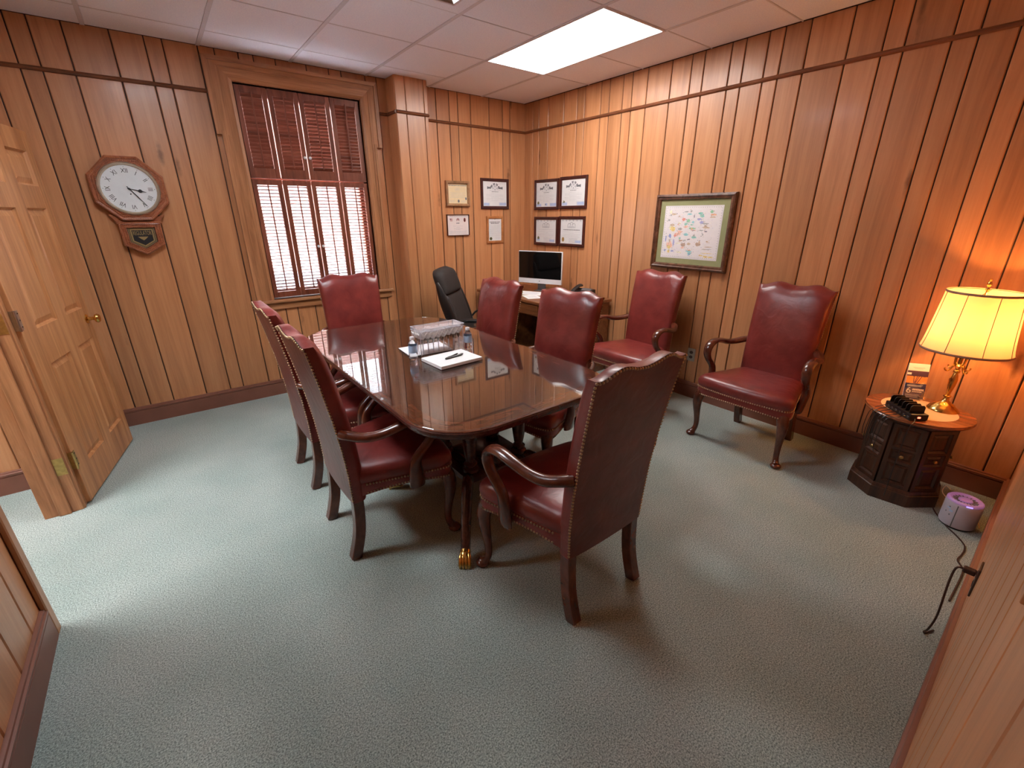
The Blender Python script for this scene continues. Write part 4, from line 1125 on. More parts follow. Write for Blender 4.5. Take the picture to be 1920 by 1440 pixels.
def certificate(label, loc, rz, w, h, fw_, fmat, paper, style, depth=.020):
    c = thing('framed_certificate', label, 'certificate', loc, rz, 'framed certificates in the corner')
    frame_bars(w, h, fw_, [(0, depth * .8), (.25, depth), (.75, depth * .9), (1, depth * .6)], fmat, c)
    iw, ih = w / 2 - fw_ * .95, h / 2 - fw_ * .95
    bx(-iw, iw, -.008, -.002, -ih, ih).build('paper', paper, c)
    y = -.0085
    random.seed(label)
    inks = ['ink', 'inkfaint', 'inkblue', 'goldseal', 'olive', 'inkred', 'black', 'paper']
    mb = MB()
    def bar(cx, cz, bw, bh, k=0):
        mb.cur = k; mb.quad((cx - bw / 2, y, cz - bh / 2), (cx + bw / 2, y, cz - bh / 2), (cx + bw / 2, y, cz + bh / 2), (cx - bw / 2, y, cz + bh / 2))
    def script(cz, bw, bh, k=0, cx=0.0):
        """a row of word-like marks"""
        x = cx - bw / 2
        while x < cx + bw / 2 - .004:
            ww = min(random.uniform(.008, .024), cx + bw / 2 - x); bar(x + ww / 2, cz, ww, bh * .75, k); x += ww + .004
    def disc(cx, cz, r, k, n=14, r2=None):
        mb.cur = k; mb.add([(cx + r * math.cos(2 * math.pi * i / n), y - .0002, cz + (r2 or r) * math.sin(2 * math.pi * i / n)) for i in range(n)], [tuple(range(n))])
    def arch(cx, cz, r0, r1, a0, a1, k=0, n=12):
        mb.cur = k
        for i in range(n):
            if i % 3 == 2 and r1 - r0 > .006: continue
            t0, t1 = math.radians(a0 + (a1 - a0) * i / n), math.radians(a0 + (a1 - a0) * (i + .85) / n)
            mb.quad(*[(cx + r * math.cos(t_), y, cz + r * math.sin(t_)) for r, t_ in ((r0, t0), (r1, t0), (r1, t1), (r0, t1))])
    if style in ('lodge', 'lodge2', 'lodge3'):
        zt_ = ih * .56
        arch(0, zt_ - .028, .046, .068, 10, 170); arch(0, zt_ - .026, .032, .040, 0, 180, 1)
        for sx in (-1, 1):
            bar(sx * .078, zt_ - .010, .052, .018, 0); bar(sx * .10, zt_ - .010, .012, .026, 0); bar(sx * .052, zt_ + .006, .018, .008, 0); disc(sx * .026, zt_ - .014, .010, 1)
        disc(0, zt_ + .004, .011, 1); bar(0, zt_ - .026, .014, .016, 1)
        script(ih * .28, .15, .005, 1); script(ih * .17, .09, .007, 0)
        for i in range(7): script(ih * (.03 - i * .095), iw * (1.45 if i % 3 else .6), .0026, 1)
        bar(-iw * .72, -ih * .84, iw * .46, ih * .22, 2); bar(iw * .66, -ih * .82, iw * .58, ih * .24, 2)
        for i in range(3): script(-ih * (.72 + .08 * i), iw * .5, .003, 1, iw * .55)
        if style != 'lodge':
            disc(-iw * .78, -ih * .66, .016, 4, 3 if style == 'lodge2' else 14); bar(-iw * .78, -ih * .73, .034, .012, 4)
        if style == 'lodge3': bar(0, -ih * .80, .036, .026, 2); disc(-.010, -ih * .80, .008, 0)
    elif style in ('ohs', 'ohs2'):
        zt_ = ih * .60
        for sx in (-1, 0, 1):
            arch(sx * .034, zt_ - (.014 if sx else .004), .020, .024, 0, 180, 0); arch(sx * .034, zt_ - .016, .012, .014, 0, 180, 1)
            bar(sx * .034 - .022, zt_ - .025, .003, .022, 0); bar(sx * .034 + .022, zt_ - .025, .003, .022, 0)
            for i in range(3): disc(sx * .034 + (i - 1) * .010, zt_ - .028, .005, 1)
        for i in range(6): disc(-iw * .8 + i * iw * .32, ih * .88, .008, 1)
        script(ih * .30, .11, .006, 1)
        script(ih * .14, iw * 1.5, .010 if style == 'ohs2' else .004, 0 if style == 'ohs2' else 1)
        for i in range(5): script(-ih * (.02 + i * .11), iw * (1.6 if i != 1 else .5), .0028, 1)
        for i in range(5): script(-ih * (.56 + i * .08), iw * .75, .004, 1, iw * .18)
        bar(iw * .62, -ih * .80, iw * .5, ih * .2, 2)
        if style == 'ohs2': disc(-iw * .74, -ih * .66, .019, 3, 20, .024)
        else: disc(-iw * .74, -ih * .60, .017, 4, 12); bar(-iw * .74, -ih * .74, .05, .03, 2)
    elif style == 'cream':
        script(ih * .82, iw * 1.8, .009, 0); script(ih * .60, .05, .004, 1); script(ih * .46, .07, .006, 1); script(ih * .30, .06, .004, 1)
        for i in range(5): script(ih * (.10 - i * .12), iw * (1.6 - .3 * (i % 2)), .003, 1)
        disc(iw * .86, -ih * .48, .010, 0, 12, .014); disc(iw * .08, -ih * .74, .012, 0, 12, .015)
        for sx in (-1, 1): script(-ih * .72, iw * .5, .004, 1, sx * iw * .58); script(-ih * .84, iw * .5, .004, 1, sx * iw * .58)
    elif style == 'plaque':
        script(ih * .84, iw * 1.55, .008, 1)
        for i in range(4): bar(-iw * .62, ih * (.62 - i * .07), .030, .004, 5)
        bar(-iw * .70, ih * .58, .014, .014, 0)
        disc(iw * .64, ih * .50, .014, 5, 14, .022); disc(iw * .64, ih * .50, .008, 0, 12, .014)
        bar(0, ih * .56, .010, .020, 5)
        for sx in (-1, 1): arch(0, ih * .46, .012, .018, 90 + sx * 20, 90 + sx * 120, 5); bar(sx * .014, ih * .52, .006, .022, 0)
        disc(0, ih * .66, .005, 0); script(ih * .18, .04, .012, 0)
        for zz, bw in ((-.10, .12), (-.24, .04), (-.36, .11), (-.46, .05), (-.62, .22), (-.72, .20), (-.84, .22)): script(ih * zz, bw, .004, 1)
    elif style == 'oak':
        bar(0, ih * .93, .006, .008, 6)
        script(ih * .70, iw * 1.65, .011, 0); script(ih * .58, iw * 1.3, .011, 0)
        for i in range(9): script(ih * (.38 - i * .115), iw * 1.7, .003, 1)
        disc(-iw * .66, -ih * .80, .018, 4, 16); disc(-iw * .66, -ih * .80, .010, 3, 12)
        for i in range(2): script(-ih * (.70 + .1 * i), iw * .7, .003, 1, iw * .4)
    mb.build('print', inks, c, merge=False)
    return c
certificate('tan framed cream certificate, upper left of the group on the back wall', (-.916, 0, 1.768), 0, .288, .246, .028, 'frame_tan', 'cream', 'cream', .030)
certificate('maroon framed white certificate on the back wall right beside the corner', (-.430, 0, 1.777), 0, .380, .312, .030, 'frame_maroon', 'certpaper', 'lodge')
certificate('thin edged pale certificate with flag and eagle on the back wall', (-.927, 0, 1.458), 0, .274, .214, .005, 'frame_maroon', 'pinkpaper', 'plaque', .024)
certificate('oak framed narrow certificate on the back wall above the computer', (-.438, 0, 1.399), 0, .232, .292, .028, 'frame_oak', 'certpaper', 'oak')
certificate('maroon framed certificate on the right wall, upper left of four', (0, -.395, 1.766), -math.pi / 2, .396, .310, .030, 'frame_maroon', 'certpaper', 'lodge3')
certificate('maroon framed certificate on the right wall, upper right of four', (0, -.811, 1.772), -math.pi / 2, .396, .312, .030, 'frame_maroon', 'certpaper', 'lodge2')
certificate('maroon framed certificate on the right wall, lower left of four', (0, -.399, 1.383), -math.pi / 2, .396, .306, .030, 'frame_maroon', 'certpaper', 'ohs')
certificate('maroon framed certificate with a gold oval seal, lower right of four', (0, -.807, 1.388), -math.pi / 2, .388, .308, .030, 'frame_maroon', 'certpaper', 'ohs2')

# the framed pictorial map
mp_ = thing('framed_map', 'framed pictorial map with a green mat on the right wall', 'picture', (0, -2.203, 1.413), -math.pi / 2)
frame_bars(.704, .602, .046, [(0, .018), (.12, .030), (.40, .034), (.55, .026), (.85, .024), (1, .012)], 'frame_walnut', mp_)
bx(-.318, .318, -.010, -.004, -.268, .268).build('mat_board', 'mat_green', mp_)
bx(-.260, .260, -.0112, -.010, -.211, .211).build('map_sheet', 'mappaper', mp_)
cols = dict(teal=(110, 190, 172), aqua=(120, 200, 205), grey=(150, 150, 148), tan=(196, 164, 130), orange=(232, 150, 96), red=(222, 120, 104), yellow=(232, 200, 96), peach=(238, 176, 150), violet=(150, 150, 205), blue=(110, 130, 200), ink=(80, 80, 100), brown=(168, 130, 104), green=(120, 190, 140), pale=(238, 232, 190))
keys = list(cols)
for k_ in keys: M['map_' + k_] = plain('map_ink_' + k_, srgb(*[c * .72 + 226 * .28 for c in cols[k_]]), rough=.6, vary=.2, vscale=140)
mb = MB(); random.seed(5)
def blob(u, v, ru, rv, k, seed=0):
    n = 11; mb.cur = keys.index(k)
    mb.add([(u + ru * random.uniform(.6, 1.1) * math.cos(2 * math.pi * i / n), -.0116 - len(mb.f) * 1e-7, v + rv * random.uniform(.6, 1.1) * math.sin(2 * math.pi * i / n)) for i in range(n)], [tuple(range(n))])
def uv(a, b):      # zoomed-photo coordinates of the sheet -> local
    fv = (b - 310 - (a - 315) * -.016) / 840.0
    fu = (a - (315 - 100 * fv)) / 895.0
    return -.26 + .52 * fu, .211 - .422 * fv
items = [(400, 410, 20, 34, 'pale'), (450, 440, 50, 16, 'tan'), (405, 455, 14, 14, 'grey'), (540, 470, 18, 10, 'tan'), (370, 535, 24, 20, 'grey'), (650, 400, 45, 10, 'grey'), (730, 390, 16, 18, 'grey'), (700, 435, 40, 14, 'aqua'), (775, 465, 8, 22, 'ink'),
         (870, 420, 50, 22, 'teal'), (895, 455, 36, 34, 'teal'), (850, 510, 40, 20, 'violet'), (885, 560, 34, 28, 'violet'), (940, 575, 60, 12, 'grey'), (1035, 395, 28, 26, 'green'), (1060, 440, 52, 16, 'orange'), (1050, 475, 44, 14, 'tan'), (950, 635, 62, 18, 'tan'), (945, 610, 26, 14, 'brown'),
         (615, 520, 30, 34, 'red'), (680, 540, 32, 34, 'green'), (755, 560, 26, 20, 'aqua'), (735, 600, 26, 12, 'teal'), (640, 590, 30, 24, 'teal'), (540, 580, 26, 18, 'pale'), (520, 600, 20, 14, 'peach'), (640, 635, 42, 24, 'peach'), (740, 655, 56, 20, 'green'), (735, 665, 26, 14, 'orange'), (760, 685, 46, 8, 'red'),
         (420, 610, 46, 24, 'tan'), (430, 670, 46, 46, 'yellow'), (390, 650, 24, 40, 'pale'), (550, 670, 40, 22, 'grey'), (545, 715, 46, 26, 'peach'), (510, 755, 60, 28, 'peach'), (470, 780, 30, 24, 'red'), (640, 755, 44, 26, 'aqua'), (770, 790, 46, 26, 'teal'), (770, 765, 22, 16, 'grey'), (880, 680, 40, 10, 'grey'), (950, 695, 26, 12, 'ink'), (905, 745, 16, 20, 'grey'),
         (545, 820, 18, 18, 'teal'), (560, 855, 36, 16, 'brown'), (620, 850, 26, 14, 'grey'), (690, 830, 26, 8, 'ink'), (600, 920, 44, 36, 'brown'), (620, 915, 14, 34, 'brown'), (690, 900, 32, 26, 'tan'), (590, 965, 30, 20, 'peach'), (830, 900, 44, 36, 'brown'), (855, 865, 20, 24, 'tan'), (520, 900, 36, 10, 'pale'),
         (690, 1020, 54, 18, 'aqua'), (700, 1005, 30, 14, 'orange'), (700, 1055, 34, 26, 'aqua'), (700, 1065, 18, 16, 'blue'), (310, 840, 12, 60, 'blue'), (385, 790, 22, 46, 'blue'), (440, 890, 16, 70, 'violet'), (365, 940, 60, 70, 'peach'), (360, 970, 40, 40, 'yellow'), (375, 870, 14, 40, 'tan'), (355, 1045, 24, 26, 'yellow'), (290, 1030, 20, 16, 'blue'), (415, 1035, 36, 14, 'blue'),
         (975, 850, 22, 18, 'tan'), (980, 930, 70, 7, 'tan'), (960, 970, 100, 6, 'grey'), (960, 1030, 110, 5, 'yellow'), (945, 1085, 40, 24, 'yellow'), (880, 1070, 36, 12, 'yellow'), (1020, 1085, 44, 12, 'yellow'), (530, 1045, 50, 10, 'pale')]
for a, b, ra, rb_, k_ in items:
    u, v = uv(a, b); blob(u, v, ra / 1720, rb_ / 1990, k_)
for t_ in range(26):
    for e_ in (-.196, .196): blob(-.235 + t_ * .0188, e_, .004, .003, 'grey')
    if t_ < 21:
        for e_ in (-.246, .246): blob(e_, -.19 + t_ * .019, .003, .004, 'grey')
for a, b, ra, rb_, k_ in items:                      # small drawn details round every vignette
    u, v = uv(a, b)
    for q in range(5):
        du, dv = random.uniform(-1.4, 1.4) * ra / 1720, random.uniform(-1.6, 1.6) * rb_ / 1990
        blob(u + du, v + dv, random.uniform(.002, .007), random.uniform(.0008, .003), random.choice(['grey', 'ink', 'brown', k_, 'tan']))
for q in range(150):
    blob(random.uniform(-.235, .235), random.uniform(-.185, .185), random.uniform(.002, .010), random.uniform(.0005, .0014), random.choice(['grey', 'pale', 'peach', 'violet', 'grey']))
mb.cur = keys.index('ink')
for q in ((-.254, .254, .2035, .2045), (-.254, .254, -.2045, -.2035), (-.254, -.253, -.2035, .2035), (.253, .254, -.2035, .2035)):
    mb.quad((q[0], -.0115, q[2]), (q[1], -.0115, q[2]), (q[1], -.0115, q[3]), (q[0], -.0115, q[3]))
mb.build('map_print', ['map_' + k_ for k_ in keys], mp_, merge=False)

# ------------------------------------------------------------------ wall clock
ck = thing('wall_clock', 'octagonal wooden wall clock with white dial and lower pendulum box', 'clock', (-3.617, 0, 1.738))
def octo(r): return [(r * math.cos(math.radians(22.5 + 45 * i)), r * math.sin(math.radians(22.5 + 45 * i))) for i in range(8)]
def oring(r, y): return [(a, y, b) for a, b in octo(r)]
mb = MB().loft([oring(.222, 0), oring(.222, -.040), oring(.226, -.046), oring(.224, -.056), oring(.216, -.062), oring(.206, -.060), oring(.204, -.054), oring(.186, -.054), oring(.182, -.060), oring(.174, -.060), oring(.168, -.050)])
mb.build('case', 'clockwood', ck)
# carved bead rows
mb = MB()
for rad_, st_ in ((.211, .0125), (.195, .0105), (.178, .0105)):
    cor = octo(rad_)
    for i in range(8):
        a, b = Vector(cor[i]), Vector(cor[(i + 1) % 8]); n = int((b - a).length / st_)
        for k in range(n):
            p = a + (b - a) * ((k + .5) / n)
            mb.sphere((p.x, -.058 if rad_ != .195 else -.053, p.y), .0052, 6, 4)
o = mb.build('carved_beading', 'clockwood', ck, smooth=True, angle=80, merge=False); o['kind'] = 'stuff'
MB().lathe([(.150, .046), (.172, .046), (.174, .058), (.168, .066), (.160, .066), (.152, .056), (.150, .046)], 48, axis='Y', cap=False).build('bezel', 'bezel', ck, smooth=True)
dl = MB().lathe([(.155, .050), (.155, .0515)], 48, axis='Y').build('dial', 'dial', ck)
mb = MB()
rom = ['XII', 'I', 'II', 'III', 'IIII', 'V', 'VI', 'VII', 'VIII', 'IX', 'X', 'XI']
for i, s_ in enumerate(rom):
    th = -2 * math.pi * i / 12
    vs_, fs = text_geo(s_, .040)
    mb.M = Matrix.Translation((0, -.0522, 0)) @ Matrix.Rotation(-th, 4, 'Y') @ Matrix.Translation((0, 0, .116)) @ Matrix.Rotation(math.pi / 2, 4, 'X') @ Matrix.Diagonal((.80, 1, 1, 1))
    mb.add(vs_, fs)
    mb.M = Matrix.Translation((0, -.0522, 0)) @ Matrix.Rotation(-th, 4, 'Y')
    mb.add([(math.cos(2 * math.pi * k / 8) * .0022, 0, .141 + math.sin(2 * math.pi * k / 8) * .0022) for k in range(8)], [tuple(range(8))])
mb.M = Matrix.Identity(4)
mb.add([(math.cos(2 * math.pi * k / 10) * .0045, -.0522, -.033 + math.sin(2 * math.pi * k / 10) * .0045) for k in range(10)], [tuple(range(10))])
mb.build('numerals', 'black', ck, merge=False)
def hand(name, ang_, outline, y):
    mb = MB(); mb.M = Matrix.Rotation(ang_, 4, 'Y')
    mb.prism(outline, lambda a, b: (a, y, b), lambda a, b: (a, y - .0015, b)); mb.build(name, 'black', ck)
hand('hour_hand', 2 * math.pi * (3.42 / 12), [(-.0025, -.012), (.0025, -.012), (.003, .046), (.011, .054), (.011, .062), (.003, .072), (.0012, .092), (-.0012, .092), (-.003, .072), (-.011, .062), (-.011, .054), (-.003, .046)], -.0545)
hand('minute_hand', 2 * math.pi * (24.3 / 60), [(-.0024, -.02), (.0024, -.02), (.0032, .06), (.0008, .142), (-.0008, .142), (-.0032, .06)], -.0565)
MB().lathe([(.007, .0515), (.007, .0585), (.0005, .0605)], 14, axis='Y').build('hub', 'black', ck, smooth=True)
# pendulum box
def pent(s, top=.0): return [(-.122 * s, -.222 + top - .012 * (1 - s)), (.122 * s, -.222 + top - .012 * (1 - s)), (.122 * s, -.372 + .02 * (1 - s)), (0, -.448 + .060 * (1 - s)), (-.122 * s, -.372 + .02 * (1 - s))]
def pring(s, y): 
    cz = -.318
    base_ = [(-.122, -.222), (.122, -.222), (.120, -.374), (0, -.446), (-.120, -.374)]
    return [(x * s, y, cz + (z - cz) * s) for x, z in base_]
mb = MB().loft([pring(1, 0), pring(1, -.046), pring(.97, -.056), pring(.90, -.058), pring(.88, -.050), pring(.74, -.050), pring(.71, -.056), pring(.66, -.056), pring(.645, -.044)])
mb.build('pendulum_box', 'clockwood', ck)
mb = MB()
for sc_, st_ in ((.935, .0125), (.81, .0105), (.685, .010)):
    cor = [(q[0], q[2]) for q in pring(sc_, 0)]
    for i in range(5):
        a, b = Vector(cor[i]), Vector(cor[(i + 1) % 5]); n = int((b - a).length / st_)
        for k in range(n):
            p = a + (b - a) * ((k + .5) / n); mb.sphere((p.x, -.055 if sc_ != .81 else -.049, p.y), .0045, 6, 4)
o = mb.build('carved_beading', 'clockwood', ck, smooth=True, angle=80, merge=False); o['kind'] = 'stuff'
# scrolled brackets between dial case and box
for s in (-1, 1):
    mb = MB(); mb.prism([(s * .085, -.195), (s * .150, -.165), (s * .158, -.172), (s * .140, -.196), (s * .128, -.214), (s * .132, -.226), (s * .085, -.226)], lambda a, b: (a, -.006, b), lambda a, b: (a, -.038, b)); mb.build('bracket', 'clockwood', ck, bevel=.002)
bx(-.128, .128, -.060, 0, -.228, -.216).build('box_rail', 'clockwood', ck, bevel=.003)
gl = MB(); q_ = pring(.655, -.045); gl.quad(*q_); gl = gl.build('glass_panel', 'black', ck)
mb = MB()
def prline(s0, s1, y):
    a, b = pring(s0, y), pring(s1, y)
    for i in range(5): mb.quad(a[i], a[(i + 1) % 5], b[(i + 1) % 5], b[i])
prline(.615, .585, -.0456); prline(.560, .545, -.0456); prline(.53, .47, -.0456)
vs_, fs = text_geo('REGULATOR', .024)
mb.M = Matrix.Translation((0, -.0458, -.294)) @ Matrix.Rotation(math.pi / 2, 4, 'X') @ Matrix.Diagonal((.78, 1.75, 1, 1)); mb.add(vs_, fs)
mb.M = Matrix.Identity(4)
mb.add([(-.03, -.0457, -.318), (.03, -.0457, -.318), (.012, -.0457, -.335), (0, -.0457, -.343), (-.012, -.0457, -.335)], [(0, 1, 2, 3, 4)])
mb.build('gold_lettering', 'goldline', gl, merge=False)

# ------------------------------------------------------------------ outlets and switch
def outlet(label, loc, rz, mat):
    o = thing('wall_outlet', label, 'outlet', loc, rz)
    bx(-.036, .036, -.006, 0, -.058, .058).build('cover_plate', mat, o, bevel=.002, seg=2)
    for dz in (-.021, .021):
        s_ = MB(); s_.prism([(.017 * math.cos(math.radians(30 + 24 * k)), dz + .014 * math.sin(math.radians(30 + 24 * k))) for k in range(15)], lambda a, b: (a, -.006, b), lambda a, b: (a, -.0075, b))
        r_ = s_.build('receptacle', 'brownplate', o)
        mb = MB()
        for dx in (-.006, .006): mb.box(dx - .001, dx + .001, -.0082, -.0075, dz - .002, dz + .007)
        mb.build('slots', 'black', r_, merge=False)
    return o
outlet('grey wall outlet on the right wall between the two wall chairs', (0, -2.366, .391), -math.pi / 2, 'outletgrey')
def near_pt(x, off=0.0, z=0.0): return (x, -4.397 + .011 * x + off, z)
NR = math.pi + .011
op = outlet('dark wall outlet low on the near wall at the right edge, cord plugged in', near_pt(-1.50, .0, .335), NR, 'brownplate')
sw = thing('light_switch', 'dark switch plate on the near wall at the right edge', 'switch', near_pt(-2.775, 0, 1.165), NR)
bx(-.036, .036, -.006, 0, -.058, .058).build('cover_plate', 'casing', sw, bevel=.002, seg=2)
bx(-.005, .005, -.016, -.006, -.004, .012).build('toggle', 'brownplate', sw)

# ------------------------------------------------------------------ octagonal lamp table
SX, SY, SZ = -.335, -3.965, .520
stb = thing('side_table', 'dark octagonal cabinet side table with a round top by the right wall', 'side table', (SX, SY, 0))
def oc8(r, z, k=8): return [(r * math.cos(math.radians(180 + 8.5 + 45 * i)), r * math.sin(math.radians(180 + 8.5 + 45 * i)), z) for i in range(8)]
# vertices as measured: edges at about 162, 207, 253 degrees
OA = math.degrees(math.atan2(-3.906 + 3.965, -.551 + .335))
def oc8(r, z): return [(r * math.cos(math.radians(OA + 45 * i)), r * math.sin(math.radians(OA + 45 * i)), z) for i in range(8)]
MB().loft([oc8(.222, 0), oc8(.222, .070), oc8(.217, .074), oc8(.217, .080), oc8(.208, .092)]).build('plinth', 'sidewood', stb)
MB().loft([oc8(.190, .092), oc8(.190, .488)]).build('carcass', 'sidewood', stb)
MB().loft([oc8(.200, .470), oc8(.206, .478), oc8(.206, .492), oc8(.214, .497)]).build('cornice', 'sidewood', stb)
ap = .190 * math.cos(math.radians(22.5)); hw_ = .190 * math.sin(math.radians(22.5))
for i in range(8):
    a = math.radians(OA + 22.5 + 45 * i)
    if math.cos(a) > .5: continue            # faces against the wall carry no panelling
    R_ = Matrix.Rotation(a + math.pi / 2, 4, 'Z')      # local -y = outward
    fr = MB(); fr.M = R_
    for q in ((-hw_, -hw_ + .020, .092, .470), (hw_ - .020, hw_, .092, .470), (-hw_ + .020, hw_ - .020, .092, .112), (-hw_ + .020, hw_ - .020, .238, .252), (-hw_ + .020, hw_ - .020, .322, .336), (-hw_ + .020, hw_ - .020, .452, .470)):
        fr.box(q[0], q[1], -ap - .012, -ap, q[2], q[3])
    f_ = fr.build('face_frame', 'sidewood', stb, merge=False)
    for z0, z1 in ((.112, .238), (.252, .322), (.336, .452)):
        mb = MB(); mb.M = R_; xw = hw_ - .020
        rg = lambda d, y: [(-xw + d, -ap - y, z0 + d), (xw - d, -ap - y, z0 + d), (xw - d, -ap - y, z1 - d), (-xw + d, -ap - y, z1 - d)]
        mb.loft([rg(0, 0), rg(0, .009), rg(.009, .002), rg(.012, .002), rg(.022, .008)])
        p_ = mb.build('panel', 'sidewood', stb)
        if z0 == .252:
            k_ = MB(); k_.M = R_; k_.lathe([(.004, ap + .006), (.004, ap + .016), (.009, ap + .019), (.010, ap + .024), (.006, ap + .028), (.0004, ap + .029)], 12, (0, 0, .287), 'Y'); k_.build('knob', 'oldbrass', p_, smooth=True)
MB().lathe([(.222, .497), (.236, .500), (.240, .506), (.236, .511), (.240, .514), (.238, .5195), (.234, .5205)], 56).build('round_top', 'sidetop', stb, smooth=True, angle=35)
MB().lathe([(.168, .5203), (.168, .5213)], 48).build('inset', 'inset', stb)

# lamp
LX, LY = -.246, -4.050
lp = thing('table_lamp', 'lit brass table lamp with a cream bell shade on the octagonal table', 'lamp', (LX, LY, .5213))
MB().lathe([(.070, 0), (.070, .006), (.064, .012), (.060, .020), (.050, .026), (.046, .034), (.030, .044), (.016, .056), (.011, .075), (.018, .080), (.018, .086), (.010, .091)], 32).build('base', 'brass', lp, smooth=True, angle=50)
MB().lathe([(.009, .090), (.010, .105), (.017, .150), (.019, .180), (.014, .205), (.009, .218), (.015, .223), (.015, .232), (.009, .238), (.012, .252), (.020, .262), (.009, .270), (.009, .33)], 24).build('stem', 'brass', lp, smooth=True, angle=50)
for k in range(4):
    a = math.pi / 4 + k * math.pi / 2; d = Vector((math.cos(a), math.sin(a), 0))
    pts = [d * .010 + Vector((0, 0, .256)), d * .026 + Vector((0, 0, .262)), d * .034 + Vector((0, 0, .244)), d * .046 + Vector((0, 0, .232)), d * .060 + Vector((0, 0, .236)), d * .064 + Vector((0, 0, .248))]
    MB().tube(smooth_path([tuple(p) for p in pts], 4), .0038, 6).build('scroll_arm', 'brass', lp, smooth=True)
    up_ = [d * .010 + Vector((0, 0, .262)), d * .024 + Vector((0, 0, .272)), d * .028 + Vector((0, 0, .30)), d * .028 + Vector((0, 0, .315))]
    MB().tube([tuple(p) for p in up_], .004, 6).build('candle_arm', 'brass', lp, smooth=True)
BR, TR_, B0, T0 = .186, .152, .350, .655
NS = 96
def srad(t_): return BR + (TR_ - BR) * (t_ ** .72)
mb = MB(); rings = []
for j in range(13):
    t_ = j / 12
    rings.append([((srad(t_) * (1 - .012 * math.cos(16 * math.pi * i / NS) ** 2)) * math.cos(2 * math.pi * i / NS), (srad(t_) * (1 - .012 * math.cos(16 * math.pi * i / NS) ** 2)) * math.sin(2 * math.pi * i / NS), B0 + (T0 - B0) * t_) for i in range(NS)])
mb.loft(rings, cap=False); sh = mb.build('shade', 'shade', lp, smooth=True, angle=80)
for k in range(8):
    a = 2 * math.pi * (k + .5) / 8 + 0.1
    MB().tube([((srad(j / 8) + .0006) * math.cos(a), (srad(j / 8) + .0006) * math.sin(a), B0 + (T0 - B0) * j / 8) for j in range(9)], .0016, 5).build('seam', 'shadetrim', sh, smooth=True)
for r_, z_ in ((BR, B0), (TR_, T0)):
    mb = MB(); n = 64
    mb.loft([[(math.cos(2 * math.pi * i / n) * r_, math.sin(2 * math.pi * i / n) * r_, z_ - .006), (math.cos(2 * math.pi * i / n) * (r_ + .003), math.sin(2 * math.pi * i / n) * (r_ + .003), z_), (math.cos(2 * math.pi * i / n) * r_, math.sin(2 * math.pi * i / n) * r_, z_ + .006)] for i in list(range(n)) + [0]], cap=False, closed=False)
    mb.build('trim', 'shadetrim', sh, smooth=True)
MB().tube([(0, 0, .33), (0, 0, .40)], .012, 12).build('socket', 'brass', lp, smooth=True)
MB().sphere((0, 0, .452), .030, 16, 10, 1.25).build('bulb', 'bulb', lp, smooth=True)
for s in (-1, 1):
    MB().tube(smooth_path([(s * .010, 0, .40), (s * .055, 0, .45), (s * .060, 0, .56), (s * .02, 0, .655), (0, 0, .668)], 4), .0022, 6).build('harp', 'brass', lp, smooth=True)
    MB().tube([(0, 0, .655), (s * TR_, 0, .655)], .0016, 5).build('spider', 'brass', lp)
MB().lathe([(.004, .660), (.009, .672), (.005, .684), (.010, .694), (.010, .702), (.004, .712), (.006, .720), (.0005, .728)], 14).build('finial', 'brass', lp, smooth=True)
ld = bpy.data.lights.new('lamp_bulb_light', 'POINT'); ld.energy = LAMP_WATTS; ld.color = (1.0, 0.43, 0.11); ld.shadow_soft_size = .035
lo = bpy.data.objects.new('bulb_light', ld); COL.objects.link(lo); lo.parent = lp; lo.location = (0, 0, .500)

# charging rack
ch = thing('charging_station', 'black multi slot phone charging rack with a red light on the octagonal table', 'charging station', (-.478, -3.936, .5213), math.atan2(-3.965 + 3.836, -.569 + .444))
# local x along the row (left end near the wall side), front is local +y
bx(-.098, .098, -.045, .045, .004, .038).build('body', 'blackplastic', ch, bevel=.004, seg=2)
bx(-.094, .094, -.041, .041, 0, .004).build('foot', 'blackplastic', ch)
for i in range(6):
    px = -.080 + i * .030
    mb = MB(); mb.prism([(-.036, .038), (.036, .038), (.036, .068), (.028, .078), (-.028, .078), (-.036, .068)], lambda a, b: (px - .002, a, b), lambda a, b: (px + .002, a, b)); mb.build('divider', 'blackplastic', ch)
    bx(px + .006, px + .018, -.0465, -.045, .012, .022).build('usb_port', 'greyplastic', ch)
bx(.0975, .0995, -.008, .006, .016, .024).build('status_light', 'led', ch)
for i in range(6):
    px = -.068 + i * .030
    q = smooth_path([(px, -.046, .017), (px - .004, -.064, .020), (px - .008, -.084, .010), (px - .010, -.100 - .004 * i, .004), (px - .012, -.128 - .004 * i, -.03), (px - .014, -.135 - .004 * i, -.12 - .02 * (i % 3)), (px - .012, -.130 - .004 * i, -.17 - .02 * (i % 3))], 3)
    MB().tube(q, .0018, 5).build('charging_cable', 'blackplastic', ch, smooth=True)
MB().tube(smooth_path([(.098, -.02, .014), (.115, -.03, .008), (.130, -.045, .004), (.150, -.075, -.03), (.156, -.085, -.2), (.150, -.08, -.44)], 4), .0022, 6).build('power_cable', 'blackplastic', ch, smooth=True)

